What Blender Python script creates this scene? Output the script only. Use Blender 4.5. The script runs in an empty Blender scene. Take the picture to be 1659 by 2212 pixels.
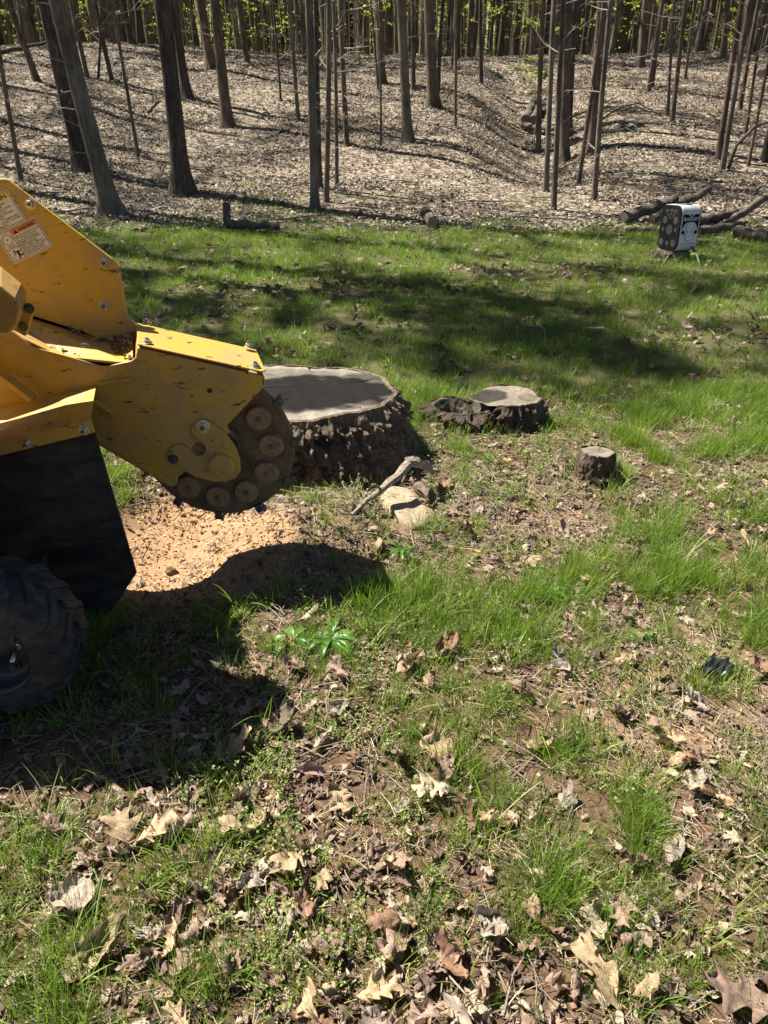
import bpy, bmesh, math, random
import numpy as np
from mathutils import Vector, Matrix, Euler

R = math.radians
random.seed(7)
rng = np.random.default_rng(11)
scene = bpy.context.scene
col = scene.collection

# ------------------------------------------------------------------ camera
CAM_H, PITCH, FPX = 1.6, 28.5, 1593.0          # eye height, tilt down, focal length in photo units (1659 x 2212)
CX, CY = 829.5, 1106.0
cam_d = bpy.data.cameras.new('camera')
cam = bpy.data.objects.new('camera', cam_d)
col.objects.link(cam)
cam.location = (0, 0, CAM_H)
cam.rotation_euler = (R(90 - PITCH), 0, 0)
cam_d.sensor_fit = 'VERTICAL'
cam_d.angle = 2 * math.atan(CY / FPX)
cam_d.clip_start, cam_d.clip_end = 0.05, 1500
scene.camera = cam

# ------------------------------------------------------------------ sky and sun
SUN_EL = 55.0
SUN_TRAVEL = Vector((0.87, -0.49, 0)).normalized()     # horizontal direction in which shadows fall
world = bpy.data.worlds.new('World')
scene.world = world
world.use_nodes = True
wn = world.node_tree
sky = wn.nodes.new('ShaderNodeTexSky')
sky.sky_type = 'NISHITA'
sky.sun_disc = False
sky.air_density = 0.5
sky.dust_density = 0.4
sky.sun_elevation = R(SUN_EL)
sky.sun_rotation = math.atan2(-SUN_TRAVEL.x, -SUN_TRAVEL.y)
wn.links.new(sky.outputs[0], wn.nodes['Background'].inputs[0])
wn.nodes['Background'].inputs[1].default_value = 0.05
sun_d = bpy.data.lights.new('sun', 'SUN')
sun_d.energy = 5.0
sun_d.angle = R(0.53)
sun_d.color = (1.0, 0.95, 0.86)
sun = bpy.data.objects.new('sun', sun_d)
col.objects.link(sun)
sd = Vector((SUN_TRAVEL.x * math.cos(R(SUN_EL)), SUN_TRAVEL.y * math.cos(R(SUN_EL)), -math.sin(R(SUN_EL))))
sun.rotation_euler = sd.to_track_quat('-Z', 'Y').to_euler()
sun.location = (-20, 6, 30)

vs = scene.view_settings
vs.view_transform = 'Standard'
vs.look = 'None'
vs.gamma = 1.0
vs.exposure = 1.55
vs.use_curve_mapping = False
scene.cycles.max_bounces = 6
scene.cycles.diffuse_bounces = 3
scene.cycles.transparent_max_bounces = 4
scene.cycles.use_denoising = True

# ------------------------------------------------------------------ picture <-> place
cp, sp = math.cos(R(PITCH)), math.sin(R(PITCH))
def ray(px, py):
    a, b = (px - CX) / FPX, (py - CY) / FPX
    return Vector((a, cp - b * sp, -sp - b * cp))
def at_y(px, py, Y):
    d = ray(px, py); t = Y / d.y
    return Vector((d.x * t, Y, CAM_H + d.z * t))
def at_z(px, py, z):
    d = ray(px, py); t = (z - CAM_H) / d.z
    return Vector((d.x * t, d.y * t, z))

# ------------------------------------------------------------------ noise
def _hash(ix, iy, seed):
    h = (ix.astype(np.int64) * 374761393 + iy.astype(np.int64) * 668265263 + seed * 1442695041) & 0xFFFFFFFF
    h = ((h ^ (h >> 13)) * 1274126177) & 0xFFFFFFFF
    h = (h ^ (h >> 16)) & 0xFFFFFFFF
    return h / 4294967295.0
def vnoise(x, y, seed=0):
    x = np.asarray(x, float); y = np.asarray(y, float)
    ix, iy = np.floor(x), np.floor(y)
    fx, fy = x - ix, y - iy
    fx = fx * fx * (3 - 2 * fx); fy = fy * fy * (3 - 2 * fy)
    a, b = _hash(ix, iy, seed), _hash(ix + 1, iy, seed)
    c, d = _hash(ix, iy + 1, seed), _hash(ix + 1, iy + 1, seed)
    return (a * (1 - fx) + b * fx) * (1 - fy) + (c * (1 - fx) + d * fx) * fy
def fbm(x, y, seed=0, octv=4):
    s, a, t = 0, 0.5, 0
    for o in range(octv):
        s = s + a * vnoise(x * 2 ** o + 17.3 * o, y * 2 ** o - 9.1 * o, seed + o); t += a; a *= 0.5
    return s / t
def sstep(a, b, x):
    t = np.clip((np.asarray(x, float) - a) / (b - a), 0, 1)
    return t * t * (3 - 2 * t)
def blob(x, y, cx, cy, rx, ry):
    return np.exp(-(((x - cx) / rx) ** 2 + ((y - cy) / ry) ** 2))

# ------------------------------------------------------------------ terrain
_py = np.array([-400, 11.5, 12.6, 14, 16, 19, 23, 27, 31, 34, 38, 45, 60, 90, 140, 260, 500], float)
_pz = np.array([0, 0, .03, .16, .42, .98, 1.85, 2.68, 3.32, 3.58, 3.55, 3.2, 3.6, 8.0, 19.0, 34, 40], float)
_ty = np.linspace(-20, 500, 5201)
_tz = np.interp(_ty, _py, _pz)
_k = np.exp(-(np.arange(-25, 26) / 10.0) ** 2); _k /= _k.sum()
_tz = np.convolve(np.pad(_tz, 25, mode='edge'), _k, mode='valid')
STUMPS = []          # x, y, rx, ry exclusion for ground cover
def H(x, y):
    x = np.asarray(x, float); y = np.asarray(y, float)
    z = np.interp(y, _ty, _tz)
    ramp = sstep(12.5, 22, y)
    z = z + ramp * (0.45 * (fbm(x * .12, y * .12, 3, 3) - .5) + .22 * (fbm(x * .45, y * .45, 5, 3) - .5))
    z = z + ramp * 0.35 * np.exp(-((x + 11) / 5.0) ** 2)
    gx = 3.75 + (y - 20) * .10
    z = z - 0.75 * np.exp(-((x - gx) / 1.25) ** 2) * sstep(14.5, 19, y) * (1 - sstep(27, 32, y))
    z = z + 0.05 * (fbm(x * .5, y * .5, 21, 3) - .5)
    near = 1 - sstep(5, 9, np.hypot(x, y))
    z = z + near * (0.035 * (fbm(x * 3.2, y * 3.2, 31, 3) - .5) + .012 * (fbm(x * 14, y * 14, 41, 3) - .5))
    pit = blob(x, y, -.95, 2.78, .42, .5)
    z = z - .17 * pit + .14 * sstep(-.80, -.62, x + .05 * (fbm(y * 6, x * 2, 45, 3) - .5)) * blob(x, y, -.30, 2.76, .42, .28)
    z = z + .03 * blob(x, y, .35, 3.85, .3, .25)
    return z
def Hs(x, y):
    return float(H(np.array([x]), np.array([y]))[0])
def at_ground(px, py, dz=0.0):
    d = ray(px, py)
    ts = np.concatenate([np.linspace(.8, 8, 300), np.linspace(8, 60, 1600)])
    xs, ys, zs = d.x * ts, d.y * ts, CAM_H + d.z * ts
    below = np.nonzero(zs <= H(xs, ys) + dz)[0]
    i = below[0] if len(below) else len(ts) - 1
    return Vector((xs[i], ys[i], Hs(xs[i], ys[i]) + dz))

# ------------------------------------------------------------------ object helpers
def tag(o, label=None, cat=None, group=None, kind=None):
    if label: o['label'] = label
    if cat: o['category'] = cat
    if group: o['group'] = group
    if kind: o['kind'] = kind
    return o
def link(o, parent=None):
    col.objects.link(o)
    if parent is not None:
        o.parent = parent
        o.matrix_parent_inverse = Matrix.Translation(-world_loc(parent))
    return o
def world_loc(o):
    v = Vector(o.location)
    # parts carry world coordinates, so only the root Empty has a location of its own
    return v if o.parent is None else world_loc(o.parent)
def empty(name, loc=(0, 0, 0), parent=None):
    o = bpy.data.objects.new(name, None)
    o.empty_display_size = .1
    o.location = loc
    col.objects.link(o)
    return o
def part(o, parent):
    """parent a mesh written in world coordinates to an unrotated root"""
    o.parent = parent
    root = parent
    while root.parent is not None:
        root = root.parent
    o.matrix_parent_inverse = Matrix.Translation(-Vector(root.location)) if parent.parent is None else Matrix.Identity(4)
    return o
def mesh_from(name, V, F, mat=None, smooth=False):
    me = bpy.data.meshes.new(name)
    me.from_pydata(V if isinstance(V, list) else V.tolist(), [], F if isinstance(F, list) else F.tolist())
    if mat: me.materials.append(mat)
    if smooth: me.polygons.foreach_set('use_smooth', [True] * len(me.polygons))
    me.update()
    return me
def mobj(name, V, F, mat=None, parent=None, smooth=False, bevel=0, seg=2):
    o = bpy.data.objects.new(name, mesh_from(name, V, F, mat, smooth))
    col.objects.link(o)
    if parent is not None: part(o, parent)
    if bevel:
        m = o.modifiers.new('edge', 'BEVEL'); m.width = bevel; m.segments = seg; m.limit_method = 'ANGLE'; m.angle_limit = R(35)
    return o
def bmobj(name, bm, mat=None, parent=None, smooth=False, bevel=0, seg=2):
    bmesh.ops.recalc_face_normals(bm, faces=bm.faces)
    me = bpy.data.meshes.new(name); bm.to_mesh(me); bm.free()
    if mat: me.materials.append(mat)
    if smooth: me.polygons.foreach_set('use_smooth', [True] * len(me.polygons))
    o = bpy.data.objects.new(name, me); col.objects.link(o)
    if parent is not None: part(o, parent)
    if bevel:
        m = o.modifiers.new('edge', 'BEVEL'); m.width = bevel; m.segments = seg; m.limit_method = 'ANGLE'; m.angle_limit = R(35)
    return o
def loft(bm, A, B):
    """solid between two matching outlines A and B"""
    a = [bm.verts.new(p) for p in A]; b = [bm.verts.new(p) for p in B]
    n = len(a)
    bm.faces.new(a); bm.faces.new(b[::-1])
    for i in range(n):
        bm.faces.new((a[i], b[i], b[(i + 1) % n], a[(i + 1) % n]))
def tube_arrays(P, rad, n=8, wob=0, seed=0, cap=True):
    """tube along the points P with radius list rad -> verts, faces"""
    P = [Vector(p) for p in P]
    V, F = [], []
    ref = Vector((0.13, 0.97, 0.2))
    rr = random.Random(seed)
    for i, p in enumerate(P):
        t = (P[min(i + 1, len(P) - 1)] - P[max(i - 1, 0)]).normalized()
        u = t.cross(ref)
        if u.length < 1e-3: u = t.cross(Vector((1, 0, 0)))
        u.normalize(); w = t.cross(u)
        for k in range(n):
            a = 2 * math.pi * k / n
            r = rad[i] * (1 + (rr.random() - .5) * wob)
            V.append(p + (u * math.cos(a) + w * math.sin(a)) * r)
    for i in range(len(P) - 1):
        for k in range(n):
            k2 = (k + 1) % n
            F.append((i * n + k, i * n + k2, (i + 1) * n + k2, (i + 1) * n + k))
    if cap:
        F.append(tuple(range(n))[::-1]); m = (len(P) - 1) * n
        F.append(tuple(range(m, m + n)))
    return [tuple(v) for v in V], F
class MB:
    """collects pieces of ONE part"""
    def __init__(s): s.V, s.F = [], []
    def add(s, V, F):
        o = len(s.V); s.V += [tuple(v) for v in V]; s.F += [tuple(i + o for i in f) for f in F]
    def tube(s, P, rad, n=6, **k): s.add(*tube_arrays(P, rad, n, **k))
    def box(s, c, sx, sy, sz, rot=None):
        m = rot or Matrix.Identity(3)
        V = [Vector(c) + m @ Vector((x * sx / 2, y * sy / 2, z * sz / 2)) for x in (-1, 1) for y in (-1, 1) for z in (-1, 1)]
        s.add(V, [(0, 1, 3, 2), (4, 6, 7, 5), (0, 4, 5, 1), (2, 3, 7, 6), (0, 2, 6, 4), (1, 5, 7, 3)])
    def obj(s, name, mat, parent=None, smooth=False, bevel=0): return mobj(name, s.V, s.F, mat, parent, smooth, bevel)

# ------------------------------------------------------------------ materials
def nodes_of(m):
    m.use_nodes = True
    return m.node_tree, m.node_tree.nodes, m.node_tree.links
def new_mat(name):
    m = bpy.data.materials.new(name); t, n, l = nodes_of(m)
    return m, t, n, l, n['Principled BSDF']
def ramp(n, stops):
    r = n.new('ShaderNodeValToRGB')
    e = r.color_ramp.elements
    while len(e) < len(stops): e.new(.5)
    for i, (p, c) in enumerate(stops):
        e[i].position = p; e[i].color = (c[0], c[1], c[2], 1)
    return r
def noise(n, l, scale, detail=4, rough=.6, vec=None, dist=0):
    t = n.new('ShaderNodeTexNoise'); t.inputs['Scale'].default_value = scale
    t.inputs['Detail'].default_value = detail; t.inputs['Roughness'].default_value = rough; t.inputs['Distortion'].default_value = dist
    if vec is not None: l.new(vec, t.inputs['Vector'])
    return t
def mix(n, l, a, b, fac, mode='MIX'):
    m = n.new('ShaderNodeMix'); m.data_type = 'RGBA'; m.blend_type = mode
    for s, v in ((6, a), (7, b)):
        if hasattr(v, 'links'): l.new(v, m.inputs[s])
        else: m.inputs[s].default_value = (v[0], v[1], v[2], 1)
    if hasattr(fac, 'links'): l.new(fac, m.inputs[0])
    else: m.inputs[0].default_value = fac
    return m.outputs[2]
def bump(n, l, h, strength, dist, b):
    x = n.new('ShaderNodeBump'); x.inputs['Strength'].default_value = strength; x.inputs['Distance'].default_value = dist
    l.new(h, x.inputs['Height']); l.new(x.outputs[0], b.inputs['Normal'])
    return x
def coords(n, l, kind='Object', scale=(1, 1, 1)):
    c = n.new('ShaderNodeTexCoord'); mp = n.new('ShaderNodeMapping'); mp.inputs['Scale'].default_value = scale
    l.new(c.outputs[kind], mp.inputs[0])
    return mp.outputs[0]

M = {}
def make_simple(key, c, rough=.5, metal=0, var=.25, scale=30, bmp=.0, spec=.5):
    m, t, n, l, b = new_mat(key)
    v = coords(n, l)
    nz = noise(n, l, scale, 5, .65, v)
    lo = tuple(x * (1 - var) for x in c); hi = tuple(min(1, x * (1 + var)) for x in c)
    r = ramp(n, [(.3, lo), (.7, hi)]); l.new(nz.outputs[0], r.inputs[0])
    l.new(r.outputs[0], b.inputs['Base Color'])
    b.inputs['Roughness'].default_value = rough; b.inputs['Metallic'].default_value = metal
    b.inputs['Specular IOR Level'].default_value = spec
    if bmp: bump(n, l, nz.outputs[0], bmp, .01, b)
    M[key] = m
    return m

# foliage / blades: colour varies by instance, light passes through
def make_leafmat(key, stops, rough=.55, trans=.3, tcol=None, veins=False, use_attr=False):
    m, t, n, l, b = new_mat(key)
    oi = n.new('ShaderNodeObjectInfo')
    r = ramp(n, stops)
    fac = oi.outputs['Random']
    if use_attr:
        at = n.new('ShaderNodeAttribute'); at.attribute_name = 'bl'
        ad = n.new('ShaderNodeMath'); ad.operation = 'ADD'; l.new(at.outputs['Fac'], ad.inputs[0]); l.new(oi.outputs['Random'], ad.inputs[1])
        fr = n.new('ShaderNodeMath'); fr.operation = 'FRACT'; l.new(ad.outputs[0], fr.inputs[0]); fac = fr.outputs[0]
    l.new(fac, r.inputs[0])
    c = r.outputs[0]
    if veins:
        v = coords(n, l, 'Object')
        nz = noise(n, l, 70, 5, .7, v)
        rr = ramp(n, [(.3, (.55, .5, .48)), (.55, (1, 1, 1)), (.8, (1.25, 1.2, 1.1))]); l.new(nz.outputs[0], rr.inputs[0])
        c = mix(n, l, c, rr.outputs[0], 1.0, 'MULTIPLY')
        cs = n.new('ShaderNodeTexCoord'); sx = n.new('ShaderNodeSeparateXYZ'); l.new(cs.outputs['Object'], sx.inputs[0])
        def mth(op, a, b_=None):
            q = n.new('ShaderNodeMath'); q.operation = op
            for i_, v_ in ((0, a), (1, b_)):
                if v_ is None: continue
                if hasattr(v_, 'links'): l.new(v_, q.inputs[i_])
                else: q.inputs[i_].default_value = v_
            return q.outputs[0]
        ax = mth('ABSOLUTE', sx.outputs[0])
        ph_ = mth('MULTIPLY', mth('SUBTRACT', sx.outputs[1], mth('MULTIPLY', ax, .9)), 480)
        side = mth('POWER', mth('ABSOLUTE', mth('SINE', ph_)), 10)
        mid = mth('LESS_THAN', ax, .0011)
        vein = mth('MAXIMUM', mth('MULTIPLY', side, .5), mid)
        c = mix(n, l, c, (.52, .42, .28), mth('MULTIPLY', mid, .25))
        hgt_ = mth('ADD', mth('MULTIPLY', nz.outputs[0], 1.0), mth('MULTIPLY', vein, .12))
        bump(n, l, hgt_, .6, .004, b)
    l.new(c, b.inputs['Base Color'])
    b.inputs['Roughness'].default_value = rough
    b.inputs['Specular IOR Level'].default_value = .35
    tr = n.new('ShaderNodeBsdfTranslucent')
    if tcol is None: l.new(c, tr.inputs[0])
    else: l.new(mix(n, l, c, tcol, .6), tr.inputs[0])
    ms = n.new('ShaderNodeMixShader'); ms.inputs[0].default_value = trans
    l.new(b.outputs[0], ms.inputs[1]); l.new(tr.outputs[0], ms.inputs[2])
    l.new(ms.outputs[0], n['Material Output'].inputs[0])
    M[key] = m
    return m
make_leafmat('grass', [(0, (.045, .085, .012)), (.35, (.10, .18, .018)), (.7, (.17, .265, .03)), (.86, (.25, .32, .075)), (1, (.42, .37, .19))], .4, .4, (.28, .44, .03), use_attr=True)
make_leafmat('fine_grass', [(0, (.07, .125, .015)), (.4, (.12, .20, .022)), (.8, (.19, .28, .045)), (1, (.36, .34, .15))], .42, .4, (.28, .46, .03), use_attr=True)
make_leafmat('weed', [(0, (.13, .19, .04)), (.5, (.22, .28, .07)), (1, (.33, .35, .13))], .5, .3, (.3, .4, .06), use_attr=True)
make_leafmat('broad_leaf', [(0, (.05, .13, .02)), (.6, (.08, .19, .03)), (1, (.14, .26, .05))], .35, .3, (.2, .4, .03))
make_leafmat('straw', [(0, (.20, .14, .07)), (.5, (.36, .28, .16)), (1, (.52, .44, .28))], .7, .1, use_attr=True)
LEAF_STOPS = [(0, (.07, .045, .032)), (.25, (.16, .105, .075)), (.5, (.27, .19, .135)), (.75, (.37, .28, .20)), (1, (.47, .39, .28))]
make_leafmat('dry_leaf', LEAF_STOPS, .65, .18, veins=True)
make_leafmat('hill_leaf', [(0, (.065, .049, .036)), (.35, (.16, .126, .093)), (.7, (.285, .235, .178)), (1, (.46, .40, .31))], .7, .1)
make_leafmat('spring_leaf', [(0, (.13, .18, .03)), (.5, (.24, .29, .045)), (1, (.38, .42, .09))], .5, .55, (.52, .60, .08), use_attr=True)

make_simple('twig', (.19, .15, .115), .85, 0, .4, 60, .3)
make_simple('pale_twig', (.25, .205, .155), .85, 0, .55, 55, .8)
make_simple('branch_bark', (.24, .195, .145), .9, 0, .6, 70, 1.0)
make_simple('clod', (.21, .13, .08), .95, 0, .5, 40, .4)
make_simple('chip', (.42, .275, .14), .85, 0, .35, 40, .2)
make_simple('chip_pale', (.50, .36, .20), .85, 0, .35, 40, .2)
make_simple('chip_dark', (.30, .18, .09), .9, 0, .35, 40, .2)
make_simple('steel', (.50, .49, .46), .32, 1, .3, 60)
make_simple('dark_steel', (.12, .11, .10), .5, .8, .4, 60)
make_simple('rim', (.03, .03, .03), .45, .2, .4, 20)
make_simple('black', (.012, .012, .012), .6, 0, .2, 20)
make_simple('olive', (.06, .09, .03), .5, 0, .3, 20)
make_simple('decal_white', (.62, .60, .52), .5, 0, .10, 60)
make_simple('decal_orange', (.62, .20, .04), .5, 0, .12, 60)
make_simple('decal_yellow', (.72, .52, .05), .5, 0, .12, 60)
make_simple('ink', (.02, .02, .02), .6, 0, .1, 20)
make_simple('target_white', (.60, .58, .545), .55, 0, .10, 14, .1)
make_simple('target_black', (.009, .009, .010), .7, 0, .4, 10, .1, .12)
make_simple('target_grey', (.038, .038, .039), .7, 0, .3, 25, .1)
make_simple('target_pale', (.66, .66, .65), .6, 0, .1, 25)
make_simple('plastic_scrap', (.02, .024, .03), .25, 0, .4, 30, .4)
make_simple('debris', (.16, .095, .05), .95, 0, .6, 70, .6)

# yellow paint, dusty, with bare chips
def make_paint(key, base, dirt=.42):
    m, t, n, l, b = new_mat(key)
    v = coords(n, l)
    n1 = noise(n, l, 5, 6, .7, v)
    dusty = ramp(n, [(.40, (0, 0, 0)), (.66, (1, 1, 1))]); l.new(n1.outputs[0], dusty.inputs[0])
    c1 = mix(n, l, base, (.33, .215, .09), dusty.outputs[0])
    vs_ = coords(n, l, 'Object', (1, 1, 3.2))
    n2 = noise(n, l, 16, 8, .72, vs_, .6)
    ch = ramp(n, [(.605, (0, 0, 0)), (.63, (1, 1, 1))]); l.new(n2.outputs[0], ch.inputs[0])
    c2 = mix(n, l, c1, (.05, .03, .02), ch.outputs[0])
    n3 = noise(n, l, 120, 3, .6, v)
    sp_ = ramp(n, [(.66, (0, 0, 0)), (.72, (.8, .8, .8))]); l.new(n3.outputs[0], sp_.inputs[0])
    c3 = mix(n, l, c2, (.16, .09, .03), sp_.outputs[0])
    l.new(c3, b.inputs['Base Color'])
    rr = ramp(n, [(.3, (.34, .34, .34)), (.75, (.62, .62, .62))]); l.new(n1.outputs[0], rr.inputs[0])
    l.new(rr.outputs[0], b.inputs['Roughness'])
    nb = noise(n, l, 220, 2, .5, v)
    bump(n, l, nb.outputs[0], .05, .002, b)
    M[key] = m
make_paint('yellow', (.50, .30, .032))

# rubber flap / tyre
def make_rubber(key, c, dust, scale, amt):
    m, t, n, l, b = new_mat(key)
    v = coords(n, l, 'Object', (1, 1, 2.0))
    n1 = noise(n, l, scale, 7, .68, v, .5)
    r = ramp(n, [(.45, c), (.72, tuple(c[i] + (dust[i] - c[i]) * amt for i in range(3)))]); l.new(n1.outputs[0], r.inputs[0])
    l.new(r.outputs[0], b.inputs['Base Color'])
    b.inputs['Roughness'].default_value = .75
    bump(n, l, n1.outputs[0], .15, .01, b)
    M[key] = m
make_rubber('rubber_flap', (.009, .009, .009), (.20, .165, .12), 5.5, .30)
make_rubber('tyre', (.010, .010, .011), (.17, .14, .10), 14, .38)

# rusty cutter wheel
def make_rust(key, stops, scale=18):
    m, t, n, l, b = new_mat(key)
    v = coords(n, l)
    n1 = noise(n, l, scale, 7, .7, v, .3)
    r = ramp(n, stops); l.new(n1.outputs[0], r.inputs[0]); l.new(r.outputs[0], b.inputs['Base Color'])
    b.inputs['Roughness'].default_value = .75; b.inputs['Metallic'].default_value = .15
    bump(n, l, n1.outputs[0], .35, .006, b)
    M[key] = m
make_rust('wheel_rust', [(.3, (.075, .045, .026)), (.55, (.16, .10, .058)), (.8, (.28, .19, .115))])
make_rust('pocket_rust', [(.3, (.16, .095, .05)), (.55, (.29, .18, .10)), (.8, (.40, .27, .16))], 24)

# bark
def make_bark(key, dark, mid, light, ws=1.0, strength=.8, moss=None):
    m, t, n, l, b = new_mat(key)
    v = coords(n, l, 'Object', (9 * ws, 9 * ws, 1.6 * ws))
    n1 = noise(n, l, 2.2, 8, .72, v, .8)
    v2 = coords(n, l, 'Object', (1, 1, .5))
    n2 = noise(n, l, 2.6, 4, .6, v2)
    oi = n.new('ShaderNodeObjectInfo')
    r = ramp(n, [(.28, dark), (.5, mid), (.72, light)]); l.new(n1.outputs[0], r.inputs[0])
    r2 = ramp(n, [(.35, (.62, .62, .62)), (.7, (1.25, 1.22, 1.15))]); l.new(n2.outputs[0], r2.inputs[0])
    c = mix(n, l, r.outputs[0], r2.outputs[0], 1, 'MULTIPLY')
    if moss:
        r3 = ramp(n, [(.52, (0, 0, 0)), (.7, (.55, .55, .55))]); l.new(n2.outputs[0], r3.inputs[0])
        c = mix(n, l, c, moss, r3.outputs[0])
    l.new(c, b.inputs['Base Color'])
    b.inputs['Roughness'].default_value = .92; b.inputs['Specular IOR Level'].default_value = .2
    bump(n, l, n1.outputs[0], strength, .05, b)
    M[key] = m
make_bark('bark_dark', (0.024, 0.020, 0.015), (0.081, 0.066, 0.053), (0.189, 0.160, 0.128))
make_bark('bark_grey', (.060, .049, .037), (.150, .124, .094), (.295, .250, .190), 1.3, .5, (.17, .18, .12))
make_bark('bark_brown', (0.044, 0.033, 0.024), (0.125, 0.098, 0.073), (0.261, 0.210, 0.160), 1.1)
make_bark('bark_pine', (0.039, 0.025, 0.019), (0.131, 0.090, 0.069), (0.275, 0.203, 0.167), .6, 1.0)
make_bark('bark_small', (.045, .034, .025), (.15, .115, .083), (.31, .25, .19), 2.4, 1.0)
make_bark('bark_log', (.045, .038, .03), (.13, .11, .085), (.27, .235, .19), 1.4)
make_bark('bark_stump', (.09, .066, .047), (.28, .215, .15), (.50, .415, .31), 2.6, 1.0)

# weathered cut wood: growth rings round the pith, grey and black weathering
def make_cut(key, pale, grey, black, scale=60, blackness=.5):
    m, t, n, l, b = new_mat(key)
    c = n.new('ShaderNodeTexCoord')
    w = n.new('ShaderNodeTexWave'); w.wave_type = 'RINGS'; w.rings_direction = 'Z'
    w.inputs['Scale'].default_value = scale; w.inputs['Distortion'].default_value = 1.2; w.inputs['Detail'].default_value = 3
    w.inputs['Detail Scale'].default_value = 1.5
    l.new(c.outputs['Object'], w.inputs['Vector'])
    n1 = noise(n, l, 3.4, 6, .65, c.outputs['Object'], .4)
    n2 = noise(n, l, 45, 4, .7, c.outputs['Object'])
    r1 = ramp(n, [(.42, grey), (.62, pale)]); l.new(n1.outputs[0], r1.inputs[0])
    at = n.new('ShaderNodeAttribute'); at.attribute_name = 'stain'
    c1 = mix(n, l, r1.outputs[0], black, at.outputs['Fac'])
    rw = ramp(n, [(0, (.60, .57, .54)), (1, (1.12, 1.12, 1.12))]); l.new(w.outputs[0], rw.inputs[0])
    wb = n.new('ShaderNodeTexWave'); wb.wave_type = 'BANDS'; wb.bands_direction = 'DIAGONAL'; wb.inputs['Scale'].default_value = 22
    wb.inputs['Distortion'].default_value = 2.5; wb.inputs['Detail'].default_value = 3; l.new(c.outputs['Object'], wb.inputs['Vector'])
    rb = ramp(n, [(0, (.91, .90, .89)), (1, (1.04, 1.04, 1.04))]); l.new(wb.outputs[0], rb.inputs[0])
    c1 = mix(n, l, c1, rb.outputs[0], 1, 'MULTIPLY')
    c2 = mix(n, l, c1, rw.outputs[0], .9, 'MULTIPLY')
    rn = ramp(n, [(.3, (.7, .68, .66)), (.7, (1.15, 1.15, 1.15))]); l.new(n2.outputs[0], rn.inputs[0])
    c3 = mix(n, l, c2, rn.outputs[0], 1, 'MULTIPLY')
    l.new(c3, b.inputs['Base Color'])
    b.inputs['Roughness'].default_value = .95; b.inputs['Specular IOR Level'].default_value = .04
    bump(n, l, n2.outputs[0], .35, .006, b)
    M[key] = m
make_cut('cut_grey', (.33, .295, .245), (.23, .21, .18), (.010, .0095, .0095))
make_cut('cut_pale', (.31, .26, .20), (.20, .175, .145), (.035, .03, .027), 90)

make_cut('cut_root', (.42, .335, .23), (.34, .275, .195), (.05, .045, .04), 120)
# the ground
def make_ground():
    m, t, n, l, b = new_mat('ground')
    c = n.new('ShaderNodeTexCoord'); v = c.outputs['Object']
    n1 = noise(n, l, 1.3, 6, .65, v); n2 = noise(n, l, 38, 6, .7, v); n3 = noise(n, l, 150, 4, .7, v)
    def attr(name):
        a = n.new('ShaderNodeAttribute'); a.attribute_name = name; return a.outputs['Fac']
    soil = ramp(n, [(.25, (.040, .026, .017)), (.5, (.105, .066, .04)), (.75, (.20, .125, .075))]); l.new(n2.outputs[0], soil.inputs[0])
    clay = ramp(n, [(.25, (.085, .052, .034)), (.5, (.195, .125, .078)), (.78, (.34, .235, .155))]); l.new(n2.outputs[0], clay.inputs[0])
    c1 = mix(n, l, soil.outputs[0], clay.outputs[0], attr('clay'))
    thatch = ramp(n, [(.3, (.035, .045, .014)), (.55, (.10, .10, .04)), (.8, (.24, .20, .11))]); l.new(n3.outputs[0], thatch.inputs[0])
    c2 = mix(n, l, c1, thatch.outputs[0], attr('turf'))
    saw = ramp(n, [(.25, (.18, .10, .05)), (.5, (.31, .19, .10)), (.8, (.46, .32, .19))]); l.new(n3.outputs[0], saw.inputs[0])
    c3 = mix(n, l, c2, saw.outputs[0], attr('sawdust'))
    vo = n.new('ShaderNodeTexVoronoi'); vo.inputs['Scale'].default_value = 13; vo.inputs['Randomness'].default_value = 1
    nd = noise(n, l, 9, 3, .6, v)
    vm = n.new('ShaderNodeVectorMath'); vm.operation = 'MULTIPLY_ADD'; vm.inputs[1].default_value = (.12, .12, .12)
    l.new(nd.outputs['Color'], vm.inputs[0]); l.new(v, vm.inputs[2]); l.new(vm.outputs[0], vo.inputs['Vector'])
    sx = n.new('ShaderNodeSeparateXYZ'); l.new(vo.outputs['Color'], sx.inputs[0])
    lit = ramp(n, [(0, (.05, .038, .027)), (.3, (.12, .092, .066)), (.65, (.21, .168, .122)), (1, (.34, .285, .215))]); l.new(sx.outputs[0], lit.inputs[0])
    c4 = mix(n, l, c3, lit.outputs[0], attr('litter'))
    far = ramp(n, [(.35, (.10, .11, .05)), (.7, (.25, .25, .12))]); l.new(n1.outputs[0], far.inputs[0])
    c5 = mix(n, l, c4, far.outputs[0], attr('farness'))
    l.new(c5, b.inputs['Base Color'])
    b.inputs['Roughness'].default_value = .95; b.inputs['Specular IOR Level'].default_value = .15
    hm = n.new('ShaderNodeMath'); hm.operation = 'ADD'; l.new(n2.outputs[0], hm.inputs[0]); l.new(sx.outputs[1], hm.inputs[1])
    bump(n, l, hm.outputs[0], .6, .02, b)
    M['ground'] = m
make_ground()

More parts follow.
